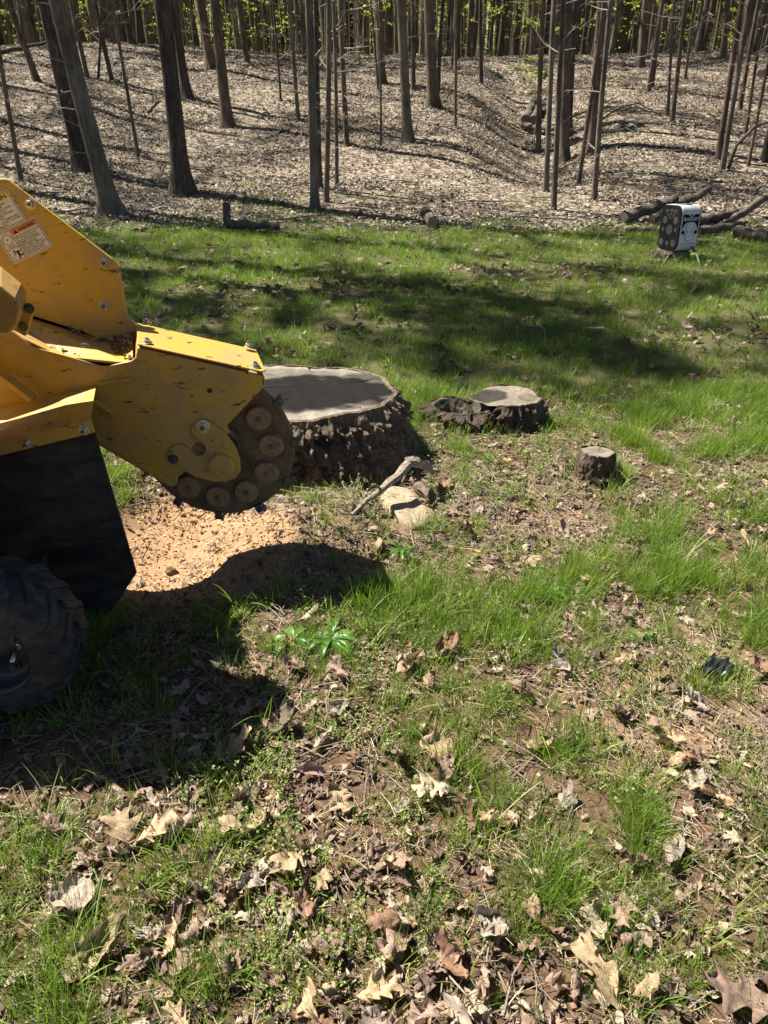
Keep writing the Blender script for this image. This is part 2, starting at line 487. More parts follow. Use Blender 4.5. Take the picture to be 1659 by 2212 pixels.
# ------------------------------------------------------------------ ground zones
def z_pit(x, y):     # sawdust blown out of the cut
    d = blob(x, y, -.93, 2.80, .42, .50) + .6 * blob(x, y, -.55, 2.55, .25, .30)
    return np.clip(sstep(.30, .62, d + .28 * (fbm(x * 5, y * 5, 51, 3) - .5)), 0, 1)
def z_clay(x, y):    # bare reddish soil
    d = (1.1 * blob(x, y, -.20, 2.95, .6, .30) + 1.0 * blob(x, y, .40, 3.2, .6, .38) + .7 * blob(x, y, .75, 2.75, .4, .2) + 1.2 * blob(x, y, .95, 1.80, .40, .45)
         + .8 * blob(x, y, -.3, 2.45, .5, .4) + .6 * blob(x, y, .45, 2.6, .35, .2))
    return sstep(.25, .7, d + .5 * (fbm(x * 4, y * 4, 61, 4) - .5))
def z_hill(x, y):
    return sstep(11.2, 12.3, y + 1.2 * (fbm(x * .8, y * .8, 71, 3) - .5))
def bare_lawn(x, y):
    d = (blob(x, y, -.9, 7.6, 1.6, .55) + blob(x, y, 1.7, 8.6, 1.3, .45) + .9 * blob(x, y, 3.0, 5.9, 1.2, .5) + .8 * blob(x, y, -1.8, 6.4, .7, .4)
         + .7 * blob(x, y, .9, 5.2, .5, .3) + .8 * blob(x, y, 2.2, 4.2, .5, .25) + .7 * blob(x, y, -.2, 6.2, .5, .3))
    return sstep(.3, .75, d + .55 * (fbm(x * 1.7, y * 1.7, 81, 4) - .5))
def g_density(x, y):
    n = .55 * fbm(x * 1.1, y * 1.1, 91, 3) + .45 * fbm(x * 4.5, y * 4.5, 95, 3)
    g = sstep(.45, .60, n)
    g = g + .9 * blob(x, y, .35, 1.52, .26, .22) + .7 * blob(x, y, .35, 2.15, .4, .2) + .7 * blob(x, y, .9, 2.45, .45, .22) + .5 * blob(x, y, -.15, 1.9, .25, .25) + .55 * blob(x, y, .05, 1.12, .45, .16) + .5 * blob(x, y, .5, 1.1, .3, .15)
    lawn = sstep(3.4, 4.6, y - .12 * x)
    g = g * (.30 + .95 * sstep(.42, .60, fbm(x * 8, y * 8, 97, 3)))
    g = g * (1 - lawn) * (.85 + .15 * sstep(2.2, 3.4, y)) + lawn * (.42 + .75 * g)
    g = g * (1 - z_pit(x, y)) * (1 - .88 * z_clay(x, y)) * (1 - .6 * bare_lawn(x, y) * lawn)
    g = g * (1 - z_hill(x, y)) 
    g = g * (1 - .45 * sstep(.85, .5, y))
    return np.clip(g, 0, 1.2)
def l_density(x, y):
    n = fbm(x * 2.4, y * 2.4, 101, 4)
    a = sstep(.40, .60, n) * .85 + .18
    a = a + .8 * blob(x, y, -.35, 1.28, .5, .2) + .8 * blob(x, y, -.1, .95, 1.2, .18) + .5 * blob(x, y, .6, .95, .5, .3) + .7 * blob(x, y, .45, 3.75, .22, .16) + .7 * blob(x, y, .55, 3.35, .5, .28) + .8 * blob(x, y, .2, 2.85, .6, .3) + .5 * blob(x, y, 0, 1.95, .3, .15)
    far = sstep(2.6, 4.2, y)
    a = a * (1 - far) + far * (.12 + 1.9 * bare_lawn(x, y) + .35 * sstep(.5, .65, n))
    return np.clip(a * (1 - .85 * z_pit(x, y)), 0, 1.3)
def allowed(x, y, pad=0.0):
    ok = np.ones(len(x), bool)
    for (sx, sy, rx, ry) in STUMPS:
        ok &= ((x - sx) / (rx + pad)) ** 2 + ((y - sy) / (ry + pad)) ** 2 > 1
    return ok

def axis_steps(spans):
    out = []
    for a, b, s in spans: out.append(np.arange(a, b, s))
    return np.concatenate(out)
ys = np.concatenate([[-60, -30, -15, -8, -4, -2, -1], axis_steps([(-.4, 4.6, .028), (4.6, 13, .1), (13, 40, .25), (40, 100, 1.5)]), [100, 115, 140, 180, 240, 340, 480]])
xp = np.concatenate([axis_steps([(0, 1.9, .028), (1.9, 8, .11), (8, 34, .6)]), [34, 42, 55, 75, 110, 180, 300]])
xs = np.concatenate([-xp[:0:-1], xp])
GX, GY = np.meshgrid(xs, ys)
gx, gy = GX.ravel(), GY.ravel()
gz = H(gx, gy)
nx, ny = len(xs), len(ys)
idx = np.arange(nx * ny).reshape(ny, nx)
quads = np.stack([idx[:-1, :-1].ravel(), idx[:-1, 1:].ravel(), idx[1:, 1:].ravel(), idx[1:, :-1].ravel()], 1)
ground = mobj('ground', np.stack([gx, gy, gz], 1), quads, M['ground'], smooth=True)
tag(ground, kind='structure')
for nm, val in (('clay', z_clay(gx, gy) * (gy < 5)), ('sawdust', z_pit(gx, gy)), ('litter', z_hill(gx, gy)),
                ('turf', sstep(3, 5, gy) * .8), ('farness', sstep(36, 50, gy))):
    a = ground.data.attributes.new(nm, 'FLOAT', 'POINT'); a.data.foreach_set('value', np.asarray(val, np.float32))

# ------------------------------------------------------------------ scatter (one object of stuff from many small meshes)
def scatter(name, sources, X, Y, rot, scl, ids, label, cat, dz=0.0):
    src = bpy.data.collections.new(name + '_pieces')
    for i, me in enumerate(sources):
        o = bpy.data.objects.new('%s_piece_%02d' % (name, i), me); src.objects.link(o)
    n = len(X)
    me = bpy.data.meshes.new(name)
    me.vertices.add(n)
    Z = H(X, Y) + dz
    me.vertices.foreach_set('co', np.stack([X, Y, Z], 1).astype(np.float32).ravel())
    for nm, ty, val, key in (('rot', 'FLOAT_VECTOR', rot, 'vector'), ('scl', 'FLOAT', scl, 'value'), ('pick', 'INT', ids, 'value')):
        a = me.attributes.new(nm, ty, 'POINT')
        a.data.foreach_set(key, np.asarray(val, np.int32 if ty == 'INT' else np.float32).ravel())
    o = bpy.data.objects.new(name, me); col.objects.link(o)
    ng = bpy.data.node_groups.new(name + '_nodes', 'GeometryNodeTree')
    ng.interface.new_socket('Geometry', in_out='INPUT', socket_type='NodeSocketGeometry')
    ng.interface.new_socket('Geometry', in_out='OUTPUT', socket_type='NodeSocketGeometry')
    N, L = ng.nodes, ng.links
    gi, go = N.new('NodeGroupInput'), N.new('NodeGroupOutput')
    ci = N.new('GeometryNodeCollectionInfo'); ci.inputs['Collection'].default_value = src
    ci.inputs['Separate Children'].default_value = True; ci.inputs['Reset Children'].default_value = True
    ip = N.new('GeometryNodeInstanceOnPoints'); ip.inputs['Pick Instance'].default_value = True
    def na(nm, ty):
        q = N.new('GeometryNodeInputNamedAttribute'); q.data_type = ty; q.inputs['Name'].default_value = nm
        return [s for s in q.outputs if s.enabled and s.name == 'Attribute'][0]
    L.new(gi.outputs[0], ip.inputs['Points']); L.new(ci.outputs[0], ip.inputs['Instance'])
    L.new(na('pick', 'INT'), ip.inputs['Instance Index'])
    L.new(na('rot', 'FLOAT_VECTOR'), ip.inputs['Rotation']); L.new(na('scl', 'FLOAT'), ip.inputs['Scale'])
    L.new(ip.outputs[0], go.inputs[0])
    md = o.modifiers.new('scatter', 'NODES'); md.node_group = ng
    tag(o, label, cat, kind='stuff')
    return o
def sample(n, x0, x1, y0, y1, dens, widen=None):
    """n candidate points; kept with probability dens; widen = slope of the wedge that the picture sees"""
    Y = rng.uniform(y0, y1, n); X = rng.uniform(x0, x1, n)
    if widen is not None:
        k = np.abs(X) < widen[0] * Y + widen[1]; X, Y = X[k], Y[k]
    k = rng.random(len(X)) < dens(X, Y)
    return X[k], Y[k]

def blade_mesh(name, mat, nb, h0, h1, w0, w1, spread, lean, segs=4, seed=0, flop=.6):
    rr = np.random.default_rng(seed)
    V, F, A = [], [], []
    for b in range(nb):
        a = rr.uniform(0, 6.283); r = spread * math.sqrt(rr.random())
        px, py = r * math.cos(a), r * math.sin(a)
        az = a + rr.normal(0, .9)
        h = rr.uniform(h0, h1); w = rr.uniform(w0, w1)
        ln = abs(rr.normal(lean, lean * .5)); fl = rr.uniform(0, flop)
        dx, dy = math.cos(az), math.sin(az); qx, qy = -dy, dx
        tw = rr.normal(0, .6); qx2, qy2 = qx * math.cos(tw) + dx * math.sin(tw), qy * math.cos(tw) + dy * math.sin(tw)
        o = len(V); x = y = 0.0; z = -.006; ang = ln
        bl = rr.random() * .45
        for s in range(segs + 1):
            t = s / segs
            ww = w * (1 - t ** 1.6) * .5 + .00015
            cx_, cy_ = px + dx * x, py + dy * x
            if s == segs:
                V.append((cx_, cy_, z)); A.append(bl)
            else:
                V.append((cx_ + qx2 * ww, cy_ + qy2 * ww, z)); V.append((cx_ - qx2 * ww, cy_ - qy2 * ww, z)); A += [bl, bl]
            st = h / segs
            x += math.sin(ang) * st; z += math.cos(ang) * st
            ang += fl * 1.5 / segs + .02
        for s in range(segs - 1):
            i = o + 2 * s; F.append((i, i + 1, i + 3, i + 2))
        i = o + 2 * (segs - 1); F.append((i, i + 1, i + 2))
    me = mesh_from(name, V, F, mat, True)
    at = me.attributes.new('bl', 'FLOAT', 'POINT'); at.data.foreach_set('value', np.array(A, np.float32))
    return me

def leaf_mesh(name, mat, L_=.11, W=.05, lobes=4, depth=.55, curl=.6, bend=.4, crumple=.006, pointed=False, rows=18, seed=0, stem=True):
    """lobed or plain dry leaf, midrib along +Y, curled about the midrib"""
    rr = np.random.default_rng(seed)
    ph = rr.uniform(0, 6.28, 8)
    V, F = [], []
    cols_ = (-1, -.7, -.35, 0, .35, .7, 1)
    asym = rr.uniform(.8, 1.2)
    for i in range(rows + 1):
        t = i / rows
        env = math.sin(math.pi * min(1, t ** .8)) ** .65 if 0 < t < 1 else .0
        env *= (.65 + .5 * t) if lobes else 1.0
        for c in cols_:
            s = 1 if c > 0 else -1
            if lobes:
                lw = .5 + .5 * math.cos(2 * math.pi * (t * lobes + (.0 if s > 0 else .22)) + ph[0])
                lw = lw ** (1.6 if pointed else .8)
                wid = W * env * ((1 - depth) + depth * lw) * (asym if s > 0 else 1)
                fwd = .10 * L_ * abs(c) * lw * (1.4 if pointed else .8)
            else:
                wid = W * env * (1 + .06 * math.sin(t * 40 + ph[1]))
                fwd = .03 * L_ * abs(c)
            u = c * wid
            y = t * L_ + fwd
            k = curl / W * (1 + .5 * math.sin(3 * t + ph[2]))
            ang = u * k
            if abs(k) > 1e-4: x, z = math.sin(ang) / k, (1 - math.cos(ang)) / k
            else: x, z = u, 0
            z += crumple * (math.sin(c * 3 + t * 9 + ph[3]) + 1.5 * abs(math.sin(t * 8 + c * 3.5 + ph[4])) + 1.1 * abs(math.sin(c * 5 - t * 11 + ph[5])) + .4 * math.sin(t * 29 + c * 7))
            yy = y - L_ / 2
            a2 = bend * yy / L_ * 2
            z += bend * 2.0 * yy * yy / L_ 
            tw = (ph[6] - 3.14) * .25 * (t - .5)
            V.append((x * math.cos(tw) - z * math.sin(tw), yy, x * math.sin(tw) + z * math.cos(tw)))
    for i in range(rows):
        for j in range(6):
            a = i * 7 + j; F.append((a, a + 1, a + 8, a + 7))
    zmin = min(v[2] for v in V)
    V = [(x, y, z - zmin) for x, y, z in V]
    if stem:
        o = len(V); z0 = V[3][2]
        V += [(-.0008, -L_ / 2, z0), (.0008, -L_ / 2, z0), (.0008, -L_ * .78, z0 + .006), (-.0008, -L_ * .78, z0 + .006)]
        F.append((o, o + 1, o + 2, o + 3))
    return mesh_from(name, V, F, mat, True)

# ------------------------------------------------------------------ stumps
def bark_ring_noise(th, z, seed, k=1.0):
    """chunky ridges running up the trunk; th in units of arc length"""
    a = fbm(th * 24 * k, z * 10 * k, seed, 4)
    b = fbm(th * 60 * k, z * 42 * k, seed + 9, 3)
    blocks = np.clip((1 - np.abs(2 * a - 1)) * 1.9 - .72, 0, 1) ** .7
    return blocks * .70 + .75 * b * (.45 + .8 * blocks) - .05
def build_stump(name, cx, cy, z0, ztop, rx, ry, flare, barkamp, label, cat, cutmat, barkmat, n=220, m=46, pith=(0, 0), crack=None,
                tilt=(0, 0), seed=1, stains=(), broken=None, group=None, flare_dir=None):
    root = empty(name, (cx, cy, z0)); tag(root, label, cat, group)
    th = np.linspace(0, 2 * math.pi, n, endpoint=False)
    lump = 1 + .07 * np.sin(2 * th + seed) + .05 * np.sin(3 * th + seed * 2.1) + .035 * np.sin(5 * th + seed * 3.3) + .015 * np.sin(11 * th + seed)
    bx_, by_ = rx * lump * np.cos(th), ry * lump * np.sin(th)
    V = np.zeros((m, n, 3))
    hh = ztop - z0
    for j in range(m):
        t = j / (m - 1)
        fl = 1 + flare * ((1 - t) ** 1.45) * (1 - .45 * np.abs(np.cos(th))) * (1 + .55 * np.sin(4 * th + seed * 1.7) + .3 * np.sin(7 * th + seed))
        if flare_dir is not None:
            fl = fl + .20 * (1 - t) ** 2 * np.exp(-((np.angle(np.exp(1j * (th - flare_dir)))) / .35) ** 2)
        zz = z0 - .05 + (hh + .05) * t
        arc = th * (rx + ry) / 2
        # seam-free noise: sample on the circle
        u, w = np.cos(th) * rx * 1.0, np.sin(th) * ry * 1.0
        nz = np.maximum(bark_ring_noise(u + 3.1, zz + w * .35, seed) * np.abs(np.sin(th)) ** .5, bark_ring_noise(w + 7.7, zz - u * .35, seed + 5) * np.abs(np.cos(th)) ** .5)
        amp = barkamp * (1 - .85 * float(sstep(.80, 1.0, t)))
        d = amp * (nz - .5)
        nx_, ny_ = np.cos(th), np.sin(th)
        V[j, :, 0] = bx_ * fl + nx_ * d * 1.5
        V[j, :, 1] = by_ * fl + ny_ * d * 1.5
        V[j, :, 2] = zz + tilt[0] * bx_ * t + tilt[1] * by_ * t + (barkamp * .35 * (fbm(u * 26 + 5, zz * 26 + w * 26, seed + 14, 2) - .5) if t < .95 else 0)
        if j >= m - 2:
            V[j, :, 2] += .010 * (fbm(th * 9, th * 0 + seed, seed + 3, 3) - .6)
    Vb = V.reshape(-1, 3) + np.array([cx, cy, 0])
    F = []
    for j in range(m - 1):
        for k in range(n):
            F.append((j * n + k, j * n + (k + 1) % n, (j + 1) * n + (k + 1) % n, (j + 1) * n + k))
    # outer lip turning inwards
    lip = V[m - 1].copy(); lip[:, :2] *= .955; lip[:, 2] += .002
    base = len(Vb); Vb = np.vstack([Vb, lip + np.array([cx, cy, 0])])
    for k in range(n):
        F.append(((m - 1) * n + k, (m - 1) * n + (k + 1) % n, base + (k + 1) % n, base + k))
    low = V[m - 1].copy(); low[:, :2] *= .95; low[:, 2] -= .04
    b2 = len(Vb); Vb = np.vstack([Vb, low + np.array([cx, cy, 0])])
    for k in range(n):
        F.append((base + k, base + (k + 1) % n, b2 + (k + 1) % n, b2 + k))
    if broken is not None:
        kx, ky, rad, dep = broken
        d = np.clip(1 - np.hypot((Vb[:, 0] - cx - kx) / rad[0], (Vb[:, 1] - cy - ky) / rad[1]), 0, 1)
        jag = fbm(Vb[:, 0] * 28, Vb[:, 1] * 28, 77, 3)
        Vb[:, 2] -= np.clip(d * 2.5, 0, 1) * dep * np.clip((Vb[:, 2] - z0) / hh, 0, 1) * (.55 + .9 * jag)
    bark = mobj('bark', Vb, F, barkmat, root, smooth=False)
    # cut face
    q = 34
    rr_ = np.linspace(0, 1, q + 1)[1:] ** .8
    outer = lip.copy(); outer[:, :2] *= .997
    P = [(pith[0], pith[1], ztop)]
    Fc = []
    for i, r in enumerate(rr_):
        x = pith[0] * (1 - r) + outer[:, 0] * r; y = pith[1] * (1 - r) + outer[:, 1] * r
        z = (ztop + tilt[0] * x + tilt[1] * y) + .004 * np.sin(x * 55 + y * 18) * .5 + .006 * (fbm(x * 9, y * 9, seed + 40, 3) - .5) - .004
        if crack is not None:
            for (ca, wd, r0, dep) in crack:
                dd = np.abs(np.angle(np.exp(1j * (th - ca - .05 * math.sin(r * 9)))))
                z = z - dep * (dd < wd) * (r > r0)
        P += list(zip(x, y, z))
    P = np.array(P)
    if broken is not None:
        d = np.clip(1 - np.hypot((P[:, 0] - kx) / rad[0], (P[:, 1] - ky) / rad[1]), 0, 1)
        jag = fbm(P[:, 0] * 28, P[:, 1] * 28, 77, 3)
        P[:, 2] -= np.clip(d * 2.5, 0, 1) * dep * (.35 + 1.2 * jag)
    for k in range(n): Fc.append((0, 1 + k, 1 + (k + 1) % n))
    for i in range(q - 1):
        for k in range(n):
            a, b = 1 + i * n, 1 + (i + 1) * n
            Fc.append((a + k, b + k, b + (k + 1) % n, a + (k + 1) % n))
    me = mesh_from('cut_face', P - np.array([pith[0], pith[1], 0]), Fc, cutmat, True)
    st = np.zeros(len(P))
    for (sx, sy, ax, ay, amt) in stains:
        e = ((P[:, 0] - sx) / ax) ** 2 + ((P[:, 1] - sy) / ay) ** 2 + .9 * (fbm(P[:, 0] * 6, P[:, 1] * 9, seed + 60, 4) - .5)
        st = np.maximum(st, amt * (1 - sstep(.55, 1.05, e)))
    a = me.attributes.new('stain', 'FLOAT', 'POINT'); a.data.foreach_set('value', st.astype(np.float32))
    o = bpy.data.objects.new('cut_face', me); col.objects.link(o)
    o.parent = root; o.matrix_parent_inverse = Matrix.Translation((pith[0], pith[1], -z0))
    STUMPS.append((cx, cy, rx * .98, ry * .98))
    return root

bs = at_z(628, 840, .35)
big_stump = build_stump('tree_stump', bs.x, bs.y, -.02, .35, .53, .425, .32, .068,
    'big wide tree stump with grey cut face and rough bark behind the cutting wheel', 'tree stump', M['cut_grey'], M['bark_stump'],
    n=520, m=120, pith=(.16, .09), crack=[(3.32, .014, .06, .035), (.4, .010, .30, .02), (4.4, .010, .45, .02), (5.5, .010, .5, .02), (2.3, .010, .4, .018), (1.4, .010, .6, .02)], seed=3,
    stains=((.13, -.05, .56, .31, .97), (-.3, -.08, .34, .16, .85), (.36, .12, .18, .18, .7), (-.05, .24, .34, .12, .35), (-.2, -.25, .2, .08, .4)), flare_dir=-.75)
s2 = at_ground(1095, 925)
stump2 = build_stump('tree_stump', s2.x, s2.y + .12, -.01, .165, .215, .17, .20, .035,
    'low rotten stump with a dark hollow broken side, leaves heaped at its foot', 'tree stump', M['cut_pale'], M['bark_small'],
    n=200, m=36, pith=(.04, .02), crack=[(2.6, .02, .1, .03), (.9, .012, .3, .012)], seed=5, stains=((-.10, .02, .12, .13, .9), (.12, -.03, .06, .07, .5)),
    broken=(-.19, .0, (.17, .24), .12))
s2b = at_ground(1000, 920)
stump2b = build_stump('rotten_root', s2b.x, s2b.y + .1, -.02, .12, .17, .14, .35, .07,
    'crumbling rotten root mound beside the hollow stump', 'rotten root', M['cut_pale'], M['bark_small'],
    n=130, m=24, seed=9, stains=((0, 0, .2, .2, .6),), broken=(0, 0, (.16, .14), .09))
s3 = at_ground(1290, 1045)
stump3 = build_stump('tree_stump', s3.x, s3.y + .07, -.03, .15, .088, .08, .10, .012,
    'smallest stump in the yard, with a cracked pale top, right of the hollow stump', 'tree stump', M['cut_pale'], M['bark_small'],
    n=130, m=26, crack=[(1.1, .03, .15, .015), (3.6, .03, .2, .015), (5.2, .02, .3, .012)], seed=12, stains=((.0, .02, .06, .05, .35),), tilt=(-.04, -.06))

# chopped root with a flat sawn face, at the foot of the big stump
def cut_root():
    root = empty('cut_root', tuple(at_ground(880, 1100)))
    tag(root, 'flat sawn root slab lying pale in the soil below the fallen branch', 'root')
    ctl = [at_ground(px, py, dz) for px, py, dz in ((822, 1070, .04), (848, 1050, .045), (888, 1062, .042), (912, 1092, .038), (940, 1108, .032), (926, 1130, .03), (888, 1136, .03), (848, 1102, .034))]
    cen = sum(ctl, Vector()) / 8
    rim_ = []
    for i in range(8):
        for t in (0, .25, .5, .75):
            a, b, c, d = ctl[i - 1], ctl[i], ctl[(i + 1) % 8], ctl[(i + 2) % 8]
            rim_.append(.5 * ((2 * b) + (c - a) * t + (2 * a - 5 * b + 4 * c - d) * t * t + (3 * b - a - 3 * c + d) * t ** 3))
    V, F, n_ = [], [], len(rim_)
    for k, sc_ in enumerate((.0, .25, .5, .75, .95, 1.03, 1.12)):
        for p in rim_:
            q = cen + (p - cen) * max(sc_, .01)
            w = fbm(np.array([q.x * 30]), np.array([q.y * 30]), 5, 3)[0] - .5
            q = q + Vector((0, 0, .012 * w - (0, 0, 0, 0, .001, .02, .11)[k]))
            V.append(tuple(q))
    for k in range(6):
        for i in range(n_): F.append((k * n_ + i, k * n_ + (i + 1) % n_, (k + 1) * n_ + (i + 1) % n_, (k + 1) * n_ + i))
    mobj('root_wood', V, F, M['cut_root'], root, smooth=True)
    STUMPS.append((cen.x, cen.y, .11, .10)); STUMPS.append((cen.x - .05, cen.y - .12, .08, .12))
    pth = [at_ground(900, 1050, .03), at_ground(925, 1070, .035), at_ground(955, 1100, .01), at_ground(990, 1130, -.03)]
    pth = [pth[int(i / 4)].lerp(pth[min(3, int(i / 4) + 1)], (i % 4) / 4) for i in range(13)]
    mb = MB(); mb.tube(pth, [.022 + .006 * math.sin(i * 1.7) - .001 * i for i in range(13)], 14, wob=.6, seed=4)
    mb.obj('bark', M['bark_stump'], root, smooth=True)
    return root
cut_root()

# fallen branch leaning on the stump foot
def fallen_branch():
    root = empty('fallen_branch', tuple(at_ground(790, 1105)))
    tag(root, 'bare grey forked branch leaning against the foot of the big stump', 'branch')
    def g(px, py, dz): return at_ground(px, py, dz)
    a, b, c = g(760, 1119, .02), g(825, 1058, .10), at_y(884, 1000, 3.02)
    d, e = at_y(905, 1003, 3.05), g(948, 1022, .05)
    rj = random.Random(12)
    def crooked(P, R_, seed, n=4, j_=.006):
        Q, W_ = [], []
        for i in range(len(P) - 1):
            for k in range(n):
                t = k / n
                Q.append(P[i].lerp(P[i + 1], t) + (Vector((rj.gauss(0, j_), rj.gauss(0, j_), rj.gauss(0, j_))) if k else Vector()))
                W_.append((R_[i] * (1 - t) + R_[i + 1] * t) * rj.uniform(.85, 1.18))
        Q.append(P[-1]); W_.append(R_[-1])
        m_ = MB(); m_.tube(Q, W_, 9, wob=.45, seed=seed); return m_
    crooked([a, b, c], [.008, .014, .019], 2).obj('stem', M['branch_bark'], root)
    crooked([c + Vector((-.01, 0, .005)), d, e], [.022, .018, .010], 3).obj('side_limb', M['branch_bark'], root)
    f = at_y(868, 1042, 2.98); crooked([c, f], [.008, .003], 4, 3, .004).obj('snag', M['branch_bark'], root)
    g1 = b + Vector((-.03, -.05, .05)); crooked([b, g1], [.006, .002], 5, 3, .003).obj('snag', M['branch_bark'], root)
fallen_branch()

# ------------------------------------------------------------------ stump grinder
YN, YF, YW, YFEN = 2.48, 2.74, 2.565, 2.16       # near side plate, far side plate, wheel face, fender edge
grinder = empty('stump_grinder', (-1.2, 2.15, 0))
tag(grinder, 'yellow stump grinder with toothed cutting wheel, black rubber flap and knobbly tyre', 'stump grinder')
G = grinder
def rounded(pts, idx_r):
    """replace listed corners by short arcs; pts are px"""
    out = []
    n = len(pts)
    for i, p in enumerate(pts):
        r = idx_r.get(i) if isinstance(idx_r, dict) else idx_r
        if not r: out.append(p); continue
        a, b = Vector(pts[i - 1]), Vector(pts[(i + 1) % n]); c = Vector(p)
        u, w = (a - c), (b - c)
        ru, rw = min(r, u.length * .45), min(r, w.length * .45)
        p0, p1 = c + u.normalized() * ru, c + w.normalized() * rw
        for k in range(5):
            t = k / 4
            q = p0 * (1 - t) ** 2 + c * 2 * t * (1 - t) + p1 * t * t
            out.append((q.x, q.y))
    return out
def plate(name, pts, Y, thick, mat, parent=G, bevel=.003, rnd=None):
    if rnd: pts = rounded(pts, rnd)
    A = [at_y(x, y, Y) for x, y in pts]
    bm = bmesh.new()
    loft(bm, [tuple(p) for p in A], [(p.x, Y + thick, p.z) for p in A])
    return bmobj(name, bm, mat, parent, bevel=bevel)
def slab(name, pts3, thick, mat, parent=G, bevel=.003, direction=None):
    """pts3: 3D outline of the seen face, thickened away from it"""
    A = [Vector(p) for p in pts3]
    nrm = Vector(direction) if direction else (A[1] - A[0]).cross(A[2] - A[0]).normalized()
    bm = bmesh.new()
    loft(bm, [tuple(p) for p in A], [tuple(p + nrm * thick) for p in A])
    return bmobj(name, bm, mat, parent, bevel=bevel)
def disc(name, c, r, thick, mat, parent=G, n=32, axis='Y', bevel=.002, r2=None, smooth=False):
    """short cylinder whose seen end is at c, body going along +axis (Y) or down (Z)"""
    bm = bmesh.new()
    A, B = [], []
    for k in range(n):
        a = 2 * math.pi * k / n
        r_ = r2 if r2 is not None else r
        if axis == 'Y':
            A.append((c[0] + r_ * math.cos(a), c[1], c[2] + r_ * math.sin(a))); B.append((c[0] + r * math.cos(a), c[1] + thick, c[2] + r * math.sin(a)))
        else:
            A.append((c[0] + r_ * math.cos(a), c[1] + r_ * math.sin(a), c[2])); B.append((c[0] + r * math.cos(a), c[1] + r * math.sin(a), c[2] - thick))
    loft(bm, A, B)
    return bmobj(name, bm, mat, parent, bevel=bevel)
def bolt(c, r=.012, axis='Y', mat='steel', wash=1.55, h=.011, parent=G):
    c = Vector(c)
    back = Vector((0, 1, 0)) if axis == 'Y' else Vector((0, 0, -1))
    w = disc('bolt', c - back * .003, r * wash, .004, M[mat], parent, 24, axis, .0008)
    hx = disc('hex_head', c - back * (.003 + h), r, h, M[mat], w, 6, axis, .001)
    st = disc('stud', c - back * (.008 + h), r * .52, .006, M['dark_steel'], w, 14, axis, .0008)
    return w

# near side plate of the boom
near_pts = [(298, 751), (571, 813), (572, 832), (560, 846), (489, 921), (497, 934), (482, 946), (446, 985), (384, 1031), (382, 1046), (370, 1054),
            (218, 965), (120, 910), (-160, 915), (-160, 640), (-20, 690), (28, 717), (72, 750), (132, 766), (224, 792), (284, 780), (294, 771)]
plate('boom_side_plate', near_pts, YN, .012, M['yellow'], rnd={1: 6, 2: 5, 4: 6, 10: 6, 19: 8, 20: 8})
far_pts = [(298, 751), (571, 813), (572, 832), (560, 846), (489, 921), (446, 985), (384, 1031), (370, 1054), (218, 965), (-160, 915), (-160, 740), (130, 770)]
fz = [at_y(x, y, YN) for x, y in far_pts]
bm = bmesh.new(); loft(bm, [(p.x - .073, YF - .012, p.z) for p in fz], [(p.x - .075, YF, p.z) for p in fz]); bmobj('boom_side_plate', bm, M['yellow'], G, bevel=.003)
# bent lower flange of the boom
pa, pb, pc, pd = at_y(204, 935, YN), at_y(372, 1042, YN), at_y(370, 1056, YN), at_y(206, 958, YN)
A = [at_y(212, 958, YN - .006), at_y(371, 1052, YN - .006)]
slab('boom_floor', [A[0], A[1], A[1] + Vector((-.075, YF - YN, 0)), A[0] + Vector((-.075, YF - YN, 0))], .010, M['yellow'], bevel=.002)
plate('boom_flange', [(204, 936), (372, 1041), (371, 1053), (208, 955)], YN - .010, .008, M['yellow'], rnd=None)
# top cover with its four bolts
tn0, tn1 = at_y(297, 747, YN - .004), at_y(572, 807, YN - .004)
slope = (tn1 - tn0)
tf0, tf1 = at_y(296, 701, YF + .004), at_y(554, 759, YF + .004)
slab('boom_top_cover', [tn0, tn1 - slope * .02, tn1 + Vector((0, .02, 0)), tf1, tf0], .007, M['yellow'], bevel=.003, direction=(0, 0, 1))
for px, py, f in ((319, 748, .10), (552, 800, .10), (538, 756, .9), (318, 705, .9)):
    y = YN + (YF - YN) * f
    p = at_y(px, py, y)
    t = (p.x - tn0.x) / slope.x
    bolt((p.x, y, tn0.z + slope.z * t + .0075), .012, 'Z', wash=1.5, h=.010)
fa, fb = at_y(571, 813, YN), at_y(572, 834, YN)
slab('boom_nose_plate', [fa, fb, fb + Vector((-.075, YF - YN, 0)), fa + Vector((-.075, YF - YN, 0))], .008, M['yellow'], bevel=.002, direction=(-1, 0, 0))

# tall guard plate behind, with floor of the open chute
guard = [(-160, 386), (0, 386), (13, 386), (26, 395), (244, 561), (257, 583), (276, 684), (296, 705), (296, 742), (226, 745), (66, 700), (-160, 690)]
plate('belt_guard', guard, YF - .002, .016, M['yellow'], bevel=.004, rnd={2: 10, 4: 6, 5: 6, 6: 6})
fl = [((-160, 690), (-160, 640)), ((28, 717), (20, 668)), ((72, 750), (68, 681)), ((132, 766), (150, 707)), ((224, 792), (224, 732)), ((286, 781), (286, 716))]
top_n = [at_y(*a, YN + .006) + Vector((0, 0, -.006)) for a, b in fl]
top_f = [at_y(*b, YF - .003) for a, b in fl]
bm = bmesh.new()
loft(bm, [tuple(p) for p in top_n] + [tuple(p) for p in top_f[::-1]], [(p.x, p.y, p.z - .008) for p in top_n] + [(p.x, p.y, p.z - .008) for p in top_f[::-1]])
bmobj('chute_floor', bm, M['yellow'], G)
e0, e1 = at_y(295, 705, YF - .004), at_y(295, 740, YF - .004)
n0, n1 = at_y(297, 752, YN + .012), at_y(292, 776, YN + .012)
slab('chute_end_plate', [e0, e1, n1, n0], .006, M['yellow'], bevel=.001, direction=(1, 0, 0))
